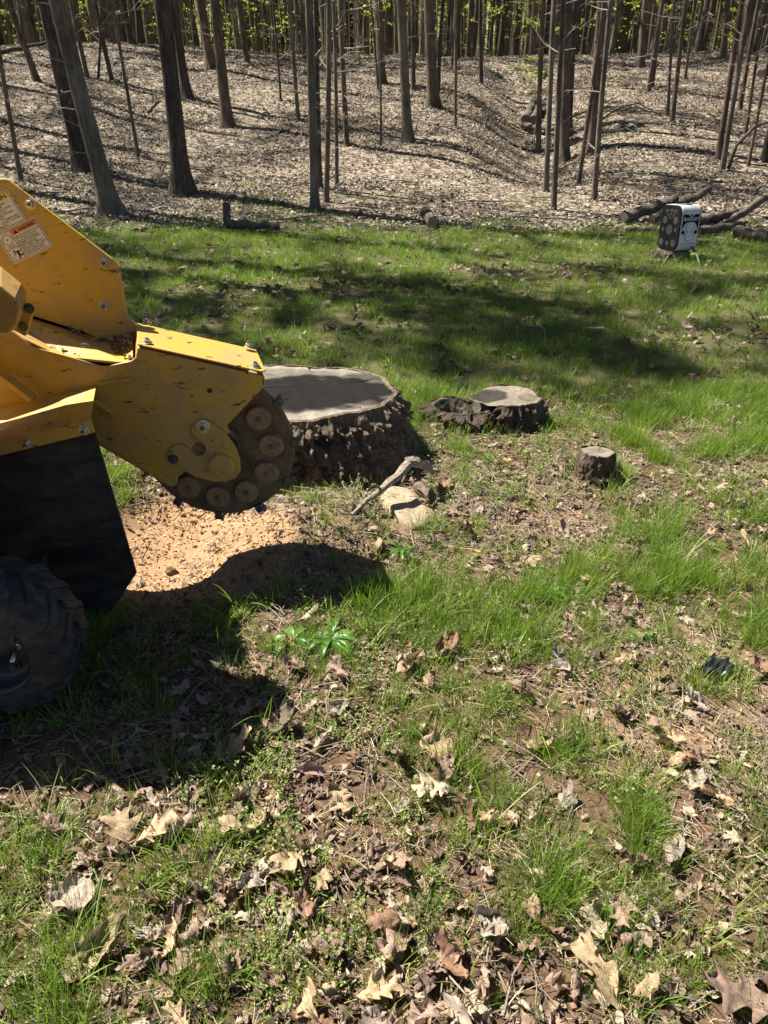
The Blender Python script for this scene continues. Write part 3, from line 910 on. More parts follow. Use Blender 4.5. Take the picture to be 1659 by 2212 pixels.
# packed chips lying in the chute
bm = bmesh.new()
cc = (top_n[4] + top_f[4]) / 2
mb = MB(); rr = random.Random(3)
for k in range(260):
    u, w = rr.random(), rr.random()
    p = (top_n[3] * (1 - u) + top_n[4] * u) * (1 - w) + (top_f[3] * (1 - u) + top_f[4] * u) * w if rr.random() < .4 else (top_n[4] * (1 - u) + top_n[5] * u) * (1 - w) + (top_f[4] * (1 - u) + top_f[5] * u) * w
    s = rr.uniform(.004, .014)
    mb.box(p + Vector((0, 0, s * .3)), s, s * rr.uniform(.4, 1), s * .4, Euler((rr.uniform(-.6, .6), rr.uniform(-.6, .6), rr.uniform(0, 3))).to_matrix())
o = mb.obj('chip_debris', M['debris'], G); tag(o, kind='stuff')
for px, py in ((66, 440), (226, 567), (226, 660)):
    bolt(at_y(px, py, YF - .002), .0125)
bolt(at_y(184, 751, YN + .10), .0125)

# drive cover at the picture's edge: lofted octagon
A = [at_y(x, y, 2.27) for x, y in ((-170, 610), (0, 617), (32, 643), (42, 668), (34, 702), (16, 720), (-170, 716))]
B = [at_y(x, y, 2.44) for x, y in ((-170, 560), (0, 573), (46, 611), (60, 630), (53, 672), (36, 712), (-170, 712))]
bm = bmesh.new(); loft(bm, [tuple(p) for p in A], [tuple(p) for p in B]); bmobj('drive_cover', bm, M['yellow'], G, bevel=.006)
plate('tie_bracket', [(26, 712), (54, 727), (72, 672), (62, 655), (44, 668)], 2.40, .02, M['yellow'], bevel=.003)
disc('bracket_slot', at_y(49, 705, 2.398), .017, .004, M['debris'])
bolt(at_y(63, 666, 2.395), .011, mat='dark_steel')

# fender with lip, braces
f1, f2 = at_y(208, 833, YN - .006), at_y(194, 908, YFEN)
f3, f4 = at_y(-200, 1008, YFEN), at_y(-200, 926, YN - .006)
slab('fender_top', [f1, f2, f3, f4], .008, M['yellow'], bevel=.003, direction=(0, 0, -1))
plate('fender_lip', [(195, 906), (205, 935), (-200, 1033), (-200, 1006)], YFEN - .006, .008, M['yellow'], bevel=.003)
for px, py in ((182, 929), (57, 958)):
    bolt(at_y(px, py, YFEN - .006), .011)
def bar(name, a, b, w, h, mat='yellow'):
    a, b = Vector(a), Vector(b)
    d = (b - a); L_ = d.length
    rot = d.to_track_quat('X', 'Z').to_matrix()
    mb = MB(); mb.box((a + b) / 2, L_, w, h, rot)
    return mb.obj(name, M[mat], G, bevel=.003)
bar('brace', at_y(-60, 762, YN - .02), at_y(73, 862, YN - .05), .04, .02)
bar('brace', at_y(212, 830, YN - .006), at_y(288, 819, YN - .006), .018, .014)
bar('brace', at_y(205, 864, YN - .012), at_y(246, 895, YN - .010), .03, .014)

# black rubber flap
flap = [(-200, 1030), (0, 982), (204, 936), (250, 1090), (294, 1239), (226, 1345), (150, 1292), (0, 1190), (-200, 1050)]
plate('rubber_flap', flap, YFEN + .004, .012, M['rubber_flap'], bevel=.002)

# bearing arm: hooked plate with hub cap
arm = [(412, 938), (414, 924), (428, 909), (446, 908), (462, 917), (490, 941), (508, 966), (518, 992), (519, 1018), (508, 1034), (490, 1041), (462, 1041), (420, 1030), (390, 1012), (364, 997),
       (360, 985), (370, 966), (382, 961), (397, 962), (412, 974), (423, 985), (437, 984), (444, 974), (442, 962), (432, 953)]
plate('bearing_arm', arm, YN - .012, .012, M['yellow'], bevel=.003)
disc('access_hole', at_y(430, 969, YN - .002), .024, .004, M['debris'], bevel=0)
disc('bolt_hole_shade', at_y(453, 844, YN - .001), .0095, .003, M['black'], bevel=0)  # solid black disc on the plate, painting the shade inside a small hole
disc('hub_cap', at_y(477, 1009, YN - .034), .050, .026, M['yellow'], r2=.044, bevel=.004, n=40)
bolt(at_y(439, 921, YN - .012), .017, wash=1.55, h=.014)
bolt(at_y(374, 991, YN - .012), .015, wash=1.3, h=.012, mat='dark_steel')

# cutting wheel, at rest
WR = .287
wc = at_y(470, 965, YW)
wheel = disc('cutting_wheel', (wc.x, YW, wc.z), WR, .032, M['wheel_rust'], G, 96, 'Y', .004)
for k in range(11):
    a = R(3 + k * 360 / 11)
    p = (wc.x + .205 * math.cos(a), YW - .024, wc.z + .205 * math.sin(a))
    disc('tooth_pocket', p, .049, .026, M['pocket_rust'], wheel, 36, 'Y', .004, r2=.044)
    disc('pocket_screw', (p[0], p[1] - .004, p[2]), .012, .006, M['wheel_rust'], wheel, 6, 'Y', .001)
    t = Vector((-math.sin(a), 0, math.cos(a))); rd = Vector((math.cos(a), 0, math.sin(a)))
    c = Vector((wc.x, YW + .010, wc.z)) + rd * (WR + .008)
    mb = MB(); rot = Matrix((t, Vector((0, 1, 0)), rd)).transposed()
    mb.box(c, .030, .040, .034, rot); mb.box(c + rd * .014 + t * .014, .012, .030, .022, rot)
    mb.obj('cutter_tooth', M['dark_steel'], wheel, bevel=.005)
disc('wheel_hub', (wc.x, YW - .03, wc.z), .075, .035, M['dark_steel'], wheel, 32, 'Y', .004)
bar('scraper_block', at_y(492, 930, YN + .02), at_y(508, 948, YN + .05), .03, .02, 'dark_steel')

# tyre with lugs, rim and hub stud
def wheel_assembly(cx, y0, cz, Rt=.235, W=.20, name='road_wheel'):
    # tyre: lathe
    prof = [(.135, 0.0), (.150, -.006), (.175, -.008), (.205, .004), (.222, .02), (.226, .05), (.226, W - .05), (.222, W - .02), (.205, W - .004), (.175, W + .008), (.150, W + .006), (.135, W)]
    n = 72
    V, F = [], []
    for r, y in prof:
        for k in range(n):
            a = 2 * math.pi * k / n
            V.append((cx + r * math.cos(a), y0 + y, cz + r * math.sin(a)))
    for j in range(len(prof) - 1):
        for k in range(n):
            F.append((j * n + k, j * n + (k + 1) % n, (j + 1) * n + (k + 1) % n, (j + 1) * n + k))
    ty = mobj('tyre', V, F, M['tyre'], G, smooth=True)
    m = 18
    for k in range(m * 2):
        side = k % 2
        a0 = 2 * math.pi * (k // 2 + .5 * side) / m
        # slanted lug wrapping from shoulder towards the centre line
        sec = []
        for s in range(5):
            u = s / 4
            a = a0 + u * .30
            yy = (-.004 + u * W * .50) if side == 0 else (W + .004 - u * W * .50)
            rin = .205 + .014 * min(1, u * 3); rout = .224 + .012 * min(1, u * 3) 
            if s == 0: rin, rout = .180, .206
            wa = .075
            sec.append([(cx + r * math.cos(a + d), y0 + yy, cz + r * math.sin(a + d)) for r, d in ((rin, -wa), (rout, -wa * .75), (rout, wa * .75), (rin, wa))])
        V, F = [], []
        for s in sec: V += s
        for s in range(4):
            for q in range(4):
                F.append((s * 4 + q, s * 4 + (q + 1) % 4, s * 4 + 4 + (q + 1) % 4, s * 4 + 4 + q))
        F += [(0, 1, 2, 3), (19, 18, 17, 16)]
        mobj('tread_lug', V, F, M['tyre'], ty, bevel=.004)
    # rim: dished
    prof = [(.138, -.002), (.131, -.004), (.127, .02), (.118, .05), (.105, .055), (.075, .045), (.055, .04), (.052, .03), (.0, .03)]
    V, F = [], []
    for r, y in prof:
        for k in range(48):
            a = 2 * math.pi * k / 48
            V.append((cx + max(r, .0005) * math.cos(a), y0 + y, cz + max(r, .0005) * math.sin(a)))
    for j in range(len(prof) - 1):
        for k in range(48):
            F.append((j * 48 + k, j * 48 + (k + 1) % 48, (j + 1) * 48 + (k + 1) % 48, (j + 1) * 48 + k))
    rim = mobj('rim', V, F, M['rim'], G, smooth=True)
    for k in range(5):
        a = R(20 + 72 * k)
        bolt((cx + .085 * math.cos(a), y0 + .047, cz + .085 * math.sin(a)), .010, parent=rim, mat='dark_steel')
    return rim
tc = at_y(-36, 1420, 1.62)
wheel_assembly(tc.x, 1.62, tc.z)
p = at_y(36, 1399, 1.665)
disc('axle_washer', p, .013, .004, M['steel'], G, 20)
mb = MB(); mb.tube([p + Vector((0, .02, 0)), p + Vector((.006, -.05, -.012))], [.0065, .0065], 12); mb.obj('axle_stud', M['steel'], G, smooth=True)
wheel_assembly(tc.x - .22, 2.30, tc.z)
wheel_assembly(tc.x - 1.1, 1.62, tc.z)
wheel_assembly(tc.x - 1.1, 2.30, tc.z)
# chassis, engine cover, handle post beyond the picture's edge
mb = MB(); mb.box((-2.0, 2.12, .42), 1.25, .50, .22); mb.obj('chassis', M['yellow'], G, bevel=.01)
mb = MB(); mb.box((tc.x - .05, 1.9, tc.z), .06, .44, .06); mb.box((tc.x - 1.1, 2.12, tc.z), .06, .62, .06); mb.obj('axle', M['dark_steel'], G)
bm = bmesh.new()
loft(bm, [(x, 1.75, z) for x, z in ((-1.20, .55), (-1.12, .62), (-1.00, 1.0), (-1.05, 1.1), (-2.2, 1.1), (-2.3, 1.0), (-2.3, .55))],
     [(x, 2.25, z) for x, z in ((-1.40, .55), (-1.33, .62), (-1.12, 1.35), (-1.16, 1.45), (-2.3, 1.45), (-2.4, 1.3), (-2.4, .55))])
bmobj('engine_cover', bm, M['yellow'], G, bevel=.02)
bar('boom_pivot', (-2.0, 2.4, .6), (-1.7, 2.84, .66), .16, .16)

# decals on the guard plate -------------------------------------------------
YD = YF - .0035
def quad_map(TL, TR, BR, BL):
    c = [at_y(x, y, YD) for x, y in (TL, TR, BR, BL)]
    def f(s, t, lift=0.0):
        p = (c[0] * (1 - s) + c[1] * s) * (1 - t) + (c[3] * (1 - s) + c[2] * s) * t
        return Vector((p.x, YD - lift, p.z))
    return f
def decal_poly(name, f, pts, mat, parent, lift, thick=.0006):
    A = [f(s, t, lift) for s, t in pts]
    bm = bmesh.new(); loft(bm, [tuple(p) for p in A], [(p.x, p.y + thick, p.z) for p in A])
    return bmobj(name, bm, M[mat], parent)
def text_mesh(body, bold=.012):
    cu = bpy.data.curves.new('lettering', 'FONT'); cu.body = body; cu.size = 1; cu.offset = bold
    ob = bpy.data.objects.new('lettering', cu); col.objects.link(ob)
    bpy.context.view_layer.update()
    me = bpy.data.meshes.new_from_object(ob.evaluated_get(bpy.context.evaluated_depsgraph_get()))
    bpy.data.objects.remove(ob)
    V = np.array([tuple(v.co) for v in me.vertices]); F = [tuple(p.vertices) for p in me.polygons]
    bpy.data.meshes.remove(me)
    V[:, 0] -= V[:, 0].min()
    return V, F
def lettering(f, body, s0, t0, s1, t1, mat, parent, lift, bold=.012):
    """text filling the box s0..s1 x t0..t1 of a surface map f (t grows downwards)"""
    V, F = text_mesh(body, bold)
    w = V[:, 0].max(); y0, y1 = V[:, 1].min(), V[:, 1].max()
    P = [tuple(f(s0 + (s1 - s0) * x / w, t1 - (t1 - t0) * (y - y0) / (y1 - y0), lift)) for x, y, z in V]
    return mobj('lettering', P, F, M[mat], parent)
def ring_pts(cs, ct, r, asp, n=22, a0=0): return [(cs + r * math.cos(a0 + 2 * math.pi * k / n), ct + r * asp * math.sin(a0 + 2 * math.pi * k / n)) for k in range(n)]
# WARNING label
f = quad_map((-9.6, 509), (74.4, 468.3), (114.6, 530.7), (30.6, 571.5))
d = decal_poly('warning_decal', f, rounded([(0, 0), (1, 0), (1, 1), (0, 1)], .04), 'decal_white', G, 0)
tag(d, 'white sticker with orange WARNING heading and running figure')
def frame_lines(f, d, segs, w=.006):
    for (s0, t0, s1, t1) in segs:
        dx, dy = (w, 0) if abs(s1 - s0) < .01 else (0, w * 1.2)
        decal_poly('border_line', f, [(s0 - dx, t0 - dy), (s1 + dx, t0 - dy), (s1 + dx, t1 + dy), (s0 - dx, t1 + dy)], 'ink', d, .0008)
frame_lines(f, d, [(.03, .04, .97, .04), (.97, .04, .97, .96), (.03, .96, .97, .96), (.03, .04, .03, .96), (.33, .24, .33, .96), (.03, .56, .33, .56)])
decal_poly('header', f, [(.33, .05), (.965, .05), (.965, .22), (.33, .22)], 'decal_orange', d, .001)
decal_poly('alert_triangle', f, [(.44, .075), (.50, .205), (.38, .205)], 'ink', d, .0016)
lettering(f, 'WARNING', .51, .085, .93, .195, 'ink', d, .0018, .02)
lines = ['KEEP ALL SHIELDS IN PLACE.', 'STOP ENGINE, DISENGAGE', 'POWER AND WAIT FOR ALL', 'MOVEMENT TO STOP BEFORE', 'SERVICING MACHINE.', 'KEEP ALL SPECTATORS AT A', 'SAFE DISTANCE. KEEP HANDS', 'FEET AND CLOTHING AWAY', 'FROM ALL MOVING PARTS.']
for i, s in enumerate(lines):
    lettering(f, s, .36, .27 + i * .074, .36 + .0232 * len(s), .27 + i * .074 + .05, 'ink', d, .0012, .01)
cp_ = []
for k in range(12):
    a = 2 * math.pi * k / 12
    decal_poly('pictogram_arc', f, [(.18 + .115 * math.cos(a), .27 + .155 * math.sin(a)), (.18 + .13 * math.cos(a + .1), .27 + .175 * math.sin(a + .1)), (.18 + .115 * math.cos(a + .42), .27 + .155 * math.sin(a + .42)), (.18 + .105 * math.cos(a + .4), .27 + .142 * math.sin(a + .4))], 'ink', d, .001)
decal_poly('pictogram_hub', f, ring_pts(.18, .27, .018, 1.35, 12), 'ink', d, .001)
lettering(f, 'STOP', .10, .465, .27, .535, 'ink', d, .001, .01)
for pts in (ring_pts(.165, .655, .026, 1.35, 12), [(.17, .70), (.25, .66), (.28, .72), (.24, .80), (.20, .78), (.22, .73)], [(.22, .77), (.26, .77), (.23, .92), (.19, .92)], [(.24, .78), (.30, .82), (.32, .79), (.325, .84), (.29, .87), (.22, .82)], [(.25, .66), (.31, .71), (.305, .735), (.24, .69)], [(.17, .70), (.12, .75), (.125, .77), (.185, .73)]):
    decal_poly('pictogram_figure', f, pts, 'ink', d, .001)
for a, b in (((.06, .70), (.10, .69)), ((.07, .93), (.13, .76)), ((.10, .94), (.17, .82)), ((.06, .80), (.10, .78))):
    decal_poly('pictogram_dart', f, [a, (a[0] + .008, a[1] - .008), b, (b[0] - .004, b[1] + .012)], 'ink', d, .001)
# CAUTION label, only its end is in view
f = quad_map((-69.6, 449.3), (14.4, 408.3), (57.6, 474.3), (-26.4, 515.3))
d = decal_poly('caution_decal', f, rounded([(0, 0), (1, 0), (1, 1), (0, 1)], .04), 'decal_white', G, .0002)
tag(d, 'white sticker with yellow CAUTION heading')
frame_lines(f, d, [(.03, .04, .97, .04), (.97, .04, .97, .96), (.03, .96, .97, .96), (.03, .04, .03, .96)])
decal_poly('header', f, [(.035, .05), (.965, .05), (.965, .24), (.035, .24)], 'decal_yellow', d, .001)
lettering(f, 'CAUTION', .18, .085, .90, .215, 'ink', d, .0016, .02)
for i, (s, e) in enumerate((('CAUSE', .78), ('FAILURE', .68), ('SE IN YOUR', .86), ('TS WILL', .72), ('ING THE FIRST', .86), ('ATION.', .60), ('K TENSION EVERY', .92), ('HE FIRST 12 HOURS,', .93), ('EREAFTER.', .58))):
    lettering(f, s, e - .026 * len(s), .29 + i * .073, e, .29 + i * .073 + .048, 'ink', d, .0012, .01)

# ------------------------------------------------------------------ archery target on its stump
tp = at_ground(1458, 566)
tstump = build_stump('tree_stump', tp.x, tp.y + .16, Hs(tp.x, tp.y) - .02, Hs(tp.x, tp.y) + .115, .19, .18, .22, .03,
    'cut stump carrying the black and white archery target', 'tree stump', M['cut_pale'], M['bark_stump'], n=140, m=24, seed=15, stains=((0, 0, .12, .12, .4),))
tz = Hs(tp.x, tp.y) + .121
troot = empty('archery_target', (tp.x + .03, tp.y + .14, tz))
tag(troot, 'black and white archery target block lettered BLACKOUT, standing on a stump', 'archery target')
TW, TT, TH, TR = .385, .265, .515, .092
bn = Vector((math.cos(R(197)), math.sin(R(197)), 0)); wnn = Vector((math.cos(R(287)), math.sin(R(287)), 0)); up = Vector((0, 0, 1))
tilt = Matrix.Rotation(R(3.5), 3, bn)
tcen = Vector((tp.x + .03, tp.y + .14, tz + TH / 2 - .004))
def tpt(a, b, c):    # a along black-face normal, b along white-side normal, c up
    return tcen + tilt @ (bn * a + wnn * b + up * c)
def rrect(w, h, r, n=7):
    out = []
    for cx_, cz_, a0 in ((w / 2 - r, h / 2 - r, 0), (-w / 2 + r, h / 2 - r, 90), (-w / 2 + r, -h / 2 + r, 180), (w / 2 - r, -h / 2 + r, 270)):
        for k in range(n + 1):
            a = R(a0 + 90 * k / n); out.append((cx_ + r * math.cos(a), cz_ + r * math.sin(a)))
    return out
sec = rrect(TW, TH, TR)
bm = bmesh.new(); loft(bm, [tuple(tpt(TT / 2 - .006, x, z)) for x, z in sec], [tuple(tpt(-TT / 2 + .006, x, z)) for x, z in sec])
bmobj('foam_body', bm, M['target_white'], troot, bevel=.004)
sec2 = rrect(TW - .006, TH - .006, TR)
faces_ = []
for s in (1, -1):
    bm = bmesh.new(); loft(bm, [tuple(tpt(s * (TT / 2 - .006), x, z)) for x, z in sec2], [tuple(tpt(s * (TT / 2 + .008), x * .985, z * .985)) for x, z in sec2])
    faces_.append(bmobj('target_face', bm, M['target_black'], troot, bevel=.004))
def face_poly(name, pts, mat, parent, off=.009, t=.002):
    bm = bmesh.new(); loft(bm, [tuple(tpt(TT / 2 + off, x, z)) for x, z in pts], [tuple(tpt(TT / 2 + off - t, x, z)) for x, z in pts])
    return bmobj(name, bm, M[mat], parent)
def circ(x, z, r, n=24, ry=None): return [(x + r * math.cos(2 * math.pi * k / n), z + (ry or r) * math.sin(2 * math.pi * k / n)) for k in range(n)]
for x, z, r in ((0, -.02, .058), (-.10, .085, .042), (.10, .085, .042), (-.125, -.165, .042), (.10, -.165, .042), (-.115, -.02, .026), (.115, -.02, .022), (-.01, -.17, .026)):
    face_poly('aiming_spot', circ(x, z, r), 'target_grey', faces_[0])
face_poly('logo', [(-.12, .20), (-.02, .20), (-.02, .185), (-.085, .185), (0, .115), (0, .095)], 'target_grey', faces_[0])
face_poly('logo', [(.12, .20), (.02, .20), (.02, .185), (.085, .185), (.012, .115), (.012, .095)], 'target_grey', faces_[0])
face_poly('logo', [(-.008, .215), (.018, .215), (.018, .14), (-.008, .14)], 'target_grey', faces_[0])
# printed side: u runs left to right along -bn, seen from the front
def side_map(s, t, lift=0.0):      # s 0..1 left to right, t 0..1 top to bottom
    return tpt(TT / 2 - s * TT, TW / 2 + .001 + lift, TH / 2 - t * TH)
def side_poly(name, pts, mat, lift=.002, parent=troot):
    A = [side_map(s, t, lift) for s, t in pts]; B = [side_map(s, t, lift - .0025) for s, t in pts]
    bm = bmesh.new(); loft(bm, [tuple(p) for p in A], [tuple(p) for p in B])
    return bmobj(name, bm, M[mat], parent)
panel = [(.10, .20)] + [(.90, .20), (.92, .22), (.92, .54), (.86, .47), (.78, .40), (.66, .365), (.5, .355), (.34, .365), (.22, .40), (.14, .47), (.08, .54), (.08, .22)]
pn = side_poly('printed_panel', panel, 'target_black')
lettering(side_map, 'BLACKOUT', .12, .265, .88, .335, 'target_pale', pn, .0045, .025)
side_poly('logo', [(.32, .205), (.46, .205), (.46, .215), (.40, .215), (.50, .245), (.60, .215), (.54, .215), (.54, .205), (.68, .205), (.50, .258)], 'target_pale', .0040, pn)
for ct in (.47, .68):
    o1 = side_poly('aiming_ring', ring_pts(.5, ct, .22, TT / TH, 30), 'target_black', .0022)
    side_poly('ring_centre', ring_pts(.5, ct, .205, TT / TH, 30), 'target_white', .0032, o1)
for cs in (.17, .83):
    side_poly('black_dot', ring_pts(cs, .585, .085, TT / TH, 20), 'target_black', .0035)
side_poly('text_line', [(.08, .83), (.92, .83), (.92, .84), (.08, .84)], 'target_grey', .002)
top_l = [tpt(.5 * TT * math.cos(a) * .72, .09 * math.sin(a) + .04, TH / 2 + .002) for a in [2 * math.pi * k / 24 for k in range(24)]]
bm = bmesh.new(); loft(bm, [tuple(p) for p in top_l], [tuple(p - tilt @ (up * .002)) for p in top_l]); bmobj('top_print', bm, M['target_black'], troot)
mb = MB(); a, b = tpt(-TT / 2 + .03, TW / 2 - .06, -TH / 2 + .06), at_ground(1519, 583)
mb.tube([a, a.lerp(b, .5) + Vector((0, 0, .01)), b + Vector((0, 0, -.05))], [.014, .014, .013], 10); mb.obj('stand_leg', M['olive'], troot, smooth=True)
b2 = b + Vector((-.35, .35, 0)); mb = MB(); a = tpt(-TT / 2 + .03, -TW / 2 + .06, -TH / 2 + .06); mb.tube([a, b2 + Vector((0, 0, -.02))], [.014, .013], 10); mb.obj('stand_leg', M['olive'], troot, smooth=True)
STUMPS.append((tp.x, tp.y + .16, .2, .2))

# ------------------------------------------------------------------ logs and branches
def log(p0, p1, r0, r1, label, name='log', mat='bark_log', n=14, seed=0, group=None, sag=0, cut='cut_pale', pts=None, cat='log'):
    r0, r1 = r0 * .66, r1 * .66
    root = empty(name, tuple((Vector(p0) + Vector(p1)) / 2)); tag(root, label, cat, group)
    p0, p1 = Vector(p0), Vector(p1)
    k = 9
    P = pts or [p0.lerp(p1, i / (k - 1)) + Vector((0, 0, sag * math.sin(math.pi * i / (k - 1)))) for i in range(k)]
    rad = [r0 + (r1 - r0) * i / (len(P) - 1) for i in range(len(P))]
    V, F = tube_arrays([Vector(p) + Vector((0, 0, .02 * math.sin(i * 2.3 + seed))) for i, p in enumerate(P)], rad, n, .34, seed, cap=False)
    mobj('bark', V, F, M[mat], root, smooth=True)
    if r0 > .025:
        for pp, q, r in ((P[0], P[1], r0), (P[-1], P[-2], r1)):
            nrm = (Vector(pp) - Vector(q)).normalized()
            u = nrm.cross(Vector((.1, .2, 1))).normalized(); w = nrm.cross(u)
            C = Vector(pp) - nrm * .004
            Vc = [tuple(C)] + [tuple(C + (u * math.cos(2 * math.pi * j / 20) + w * math.sin(2 * math.pi * j / 20)) * r * .97) for j in range(20)]
            Fc = [(0, 1 + j, 1 + (j + 1) % 20) for j in range(20)]
            mobj('cut_end', Vc, Fc, M[cut], root)
    return root
def gpt(px, py, dz): 
    p = at_ground(px, py); return Vector((p.x, p.y, p.z + dz))
log(gpt(492, 500, .10), gpt(602, 501, .09), .105, .095, 'bark-covered log lying flat at the edge of the lawn behind the grinder', seed=1)
a = gpt(488, 492, 0); log(a + Vector((0, .1, -.02)), a + Vector((.02, .1, .33)), .10, .085, 'short upright log stub standing at the end of the lying log', seed=2)
a = gpt(935, 497, .11); log(a, a + Vector((-.10, .75, .05)), .125, .12, 'lone round log seen end-on at the middle of the lawn edge', seed=3)
a = gpt(560 / 2, 503, .02); log(a, gpt(345, 499, .05), .05, .04, 'thin dark branch lying in leaves left of the lying log', 'fallen_branch', seed=4, cat='branch')
a = gpt(1134, 272, .17); log(a, a + Vector((.5, 1.6, .45)), .19, .17, 'left of two sawn logs lying end-on in the wooded gully', seed=5, group='logs in the gully')
a = gpt(1151, 273, .16); log(a, a + Vector((.45, 1.5, .42)), .17, .15, 'right of two sawn logs lying end-on in the wooded gully', seed=6, group='logs in the gully')
log(gpt(1128, 280, .10), gpt(1235, 292, .10), .11, .09, 'mossy log lying crosswise in front of the gully logs', seed=7, mat='bark_grey')
log(gpt(1345, 487, .11), gpt(1452, 470, .25), .13, .12, 'thick log lying left behind the archery target', seed=8)
log(gpt(1405, 490, .10), gpt(1520, 470, .42), .10, .08, 'log propped up behind the archery target with its end showing above', seed=9)
log(gpt(1350, 505, .05), gpt(1440, 507, .06), .055, .05, 'thin pale log in the leaves at the lower left of the target', seed=10)
log(gpt(1505, 512, .08), gpt(1600, 498, .08), .09, .08, 'grey log lying low just right of the archery target', seed=11)
log(gpt(1570, 492, .06), gpt(1690, 452, .45), .085, .10, 'log slanting up out of the woodpile at the right edge', seed=12)
log(gpt(1585, 518, .10), gpt(1655, 528, .09), .13, .12, 'short fat brown log beside the right edge of the lawn', seed=13, mat='bark_brown')
log(gpt(1500, 498, .10), gpt(1585, 478, .12), .10, .09, 'dark log lying behind the low grey log right of the target', seed=14, mat='bark_dark')
log(gpt(100, 185, .05), gpt(165, 205, .05), .07, .06, 'pale fallen log on the slope at the upper left', seed=15, mat='bark_grey')
log(gpt(0, 130, .2), gpt(120, 112, .3), .10, .07, 'dark fallen trunk on the crest at the upper left', seed=16, mat='bark_dark')
log(gpt(1070, 215, .05), gpt(1115, 248, .06), .06, .04, 'pale broken limb lying on the gully bank', 'fallen_branch', seed=17, mat='bark_grey', cat='branch')
log(gpt(1640, 172, .15), gpt(1700, 160, .2), .17, .16, 'dark log at the right edge high on the slope', seed=18, mat='bark_dark')
log(gpt(320, 247, .03), gpt(345, 237, .2), .07, .06, 'small broken log on the shaded slope behind the dark oak', seed=19, mat='bark_grey')
a, b = gpt(1290, 275, .1), gpt(1430, 262, .08)
log(a, b, .03, .015, 'long arched dead branch on the slope right of the pine', 'fallen_branch', seed=20, cat='branch', pts=[a.lerp(b, t) + Vector((0, 0, .35 * math.sin(math.pi * t))) for t in (0, .2, .4, .6, .8, 1)], mat='bark_brown')
rr = random.Random(5)
stick_spots = [(70, 320), (150, 420), (210, 455), (340, 455), (560, 250), (620, 330), (760, 455), (900, 400), (1010, 290), (1080, 340), (1330, 380), (1480, 330), (1420, 400), (1360, 245), (560, 180), (880, 150), (1130, 430), (40, 300), (260, 300), (990, 440), (1540, 420), (1240, 480), (700, 470), (390, 490)]
STICK_AT = ('left of the dark leaning oak', 'just above the grinder guard', 'at the foot of the thick pale grey trunk', 'below the biggest dark oak', 'right of the smooth brown trunk', 'left of the front cluster of grey trunks', 'right of the front cluster at the lawn edge', 'below the lichen-spotted trunk', 'right of the straight slim sapling', 'left of the gully cluster, lower down', 'right of the pale leaning trunk', 'below the two close right trunks', 'on the lower right slope', 'above the arched dead branch', 'near the crest behind the smooth brown trunk', 'near the crest behind the centre trunks', 'left of the frontmost gully trunk', 'at the left edge above the slender sapling', 'behind the thin straight sapling at the left', 'low in the centre above the lone log', 'below the pale and dark twin trunks', 'at the lawn edge below the gully cluster', 'at the lawn edge by the front grey trunk', 'between the grinder and the lying log')
for i, (px, py) in enumerate(stick_spots):
    p = gpt(px, py, .025); a = rr.uniform(-.6, .6) + (math.pi if rr.random() < .5 else 0); L_ = rr.uniform(.5, 1.5)
    q = Vector((p.x + math.cos(a) * L_, p.y + math.sin(a) * L_, 0)); q.z = Hs(q.x, q.y) + .03
    P = [p.lerp(q, t) + Vector((rr.uniform(-.04, .04), rr.uniform(-.04, .04), rr.uniform(0, .05))) for t in (0, .25, .5, .75, 1)]
    for k in range(5): P[k].z = Hs(P[k].x, P[k].y) + .03 + .02 * (k % 2)
    mb = MB(); mb.tube(P, [.018, .016, .014, .011, .006], 6, wob=.2, seed=i)
    k = 2; b0 = P[k]; b1 = b0 + Vector((rr.uniform(-.3, .3), rr.uniform(-.2, .2), .1)); mb.tube([b0, b1], [.008, .004], 5)
    o = mb.obj('fallen_stick', M['pale_twig'] if i % 3 else M['twig'], None, smooth=True)
    tag(o, 'thin dead stick in the leaves, ' + STICK_AT[i], 'stick', 'sticks on the wooded slope')

# ------------------------------------------------------------------ trees
def trunk_arrays(P, rad, n=14, seed=0, flare=1.7, ridg=.06):
    rr = np.random.default_rng(seed)
    V, F = [], []
    ph = rr.uniform(0, 6.28, 6)
    for i, p in enumerate(P):
        hgt = (Vector(p) - Vector(P[0])).length
        fl = 1 + (flare - 1) * math.exp(-hgt / (rad[0] * 1.6))
        for k in range(n):
            a = 2 * math.pi * k / n
            lob = 1 + .22 * (fl - 1) * math.sin(4 * a + ph[0]) + .03 * math.sin(3 * a + ph[1] + hgt * .7) + ridg * (rr.random() - .5)
            r = rad[i] * fl * lob
            V.append((p[0] + r * math.cos(a), p[1] + r * math.sin(a), p[2]))
    for i in range(len(P) - 1):
        for k in range(n):
            k2 = (k + 1) % n
            F.append((i * n + k, i * n + k2, (i + 1) * n + k2, (i + 1) * n + k))
    F.append(tuple(range((len(P) - 1) * n, len(P) * n)))
    return V, F
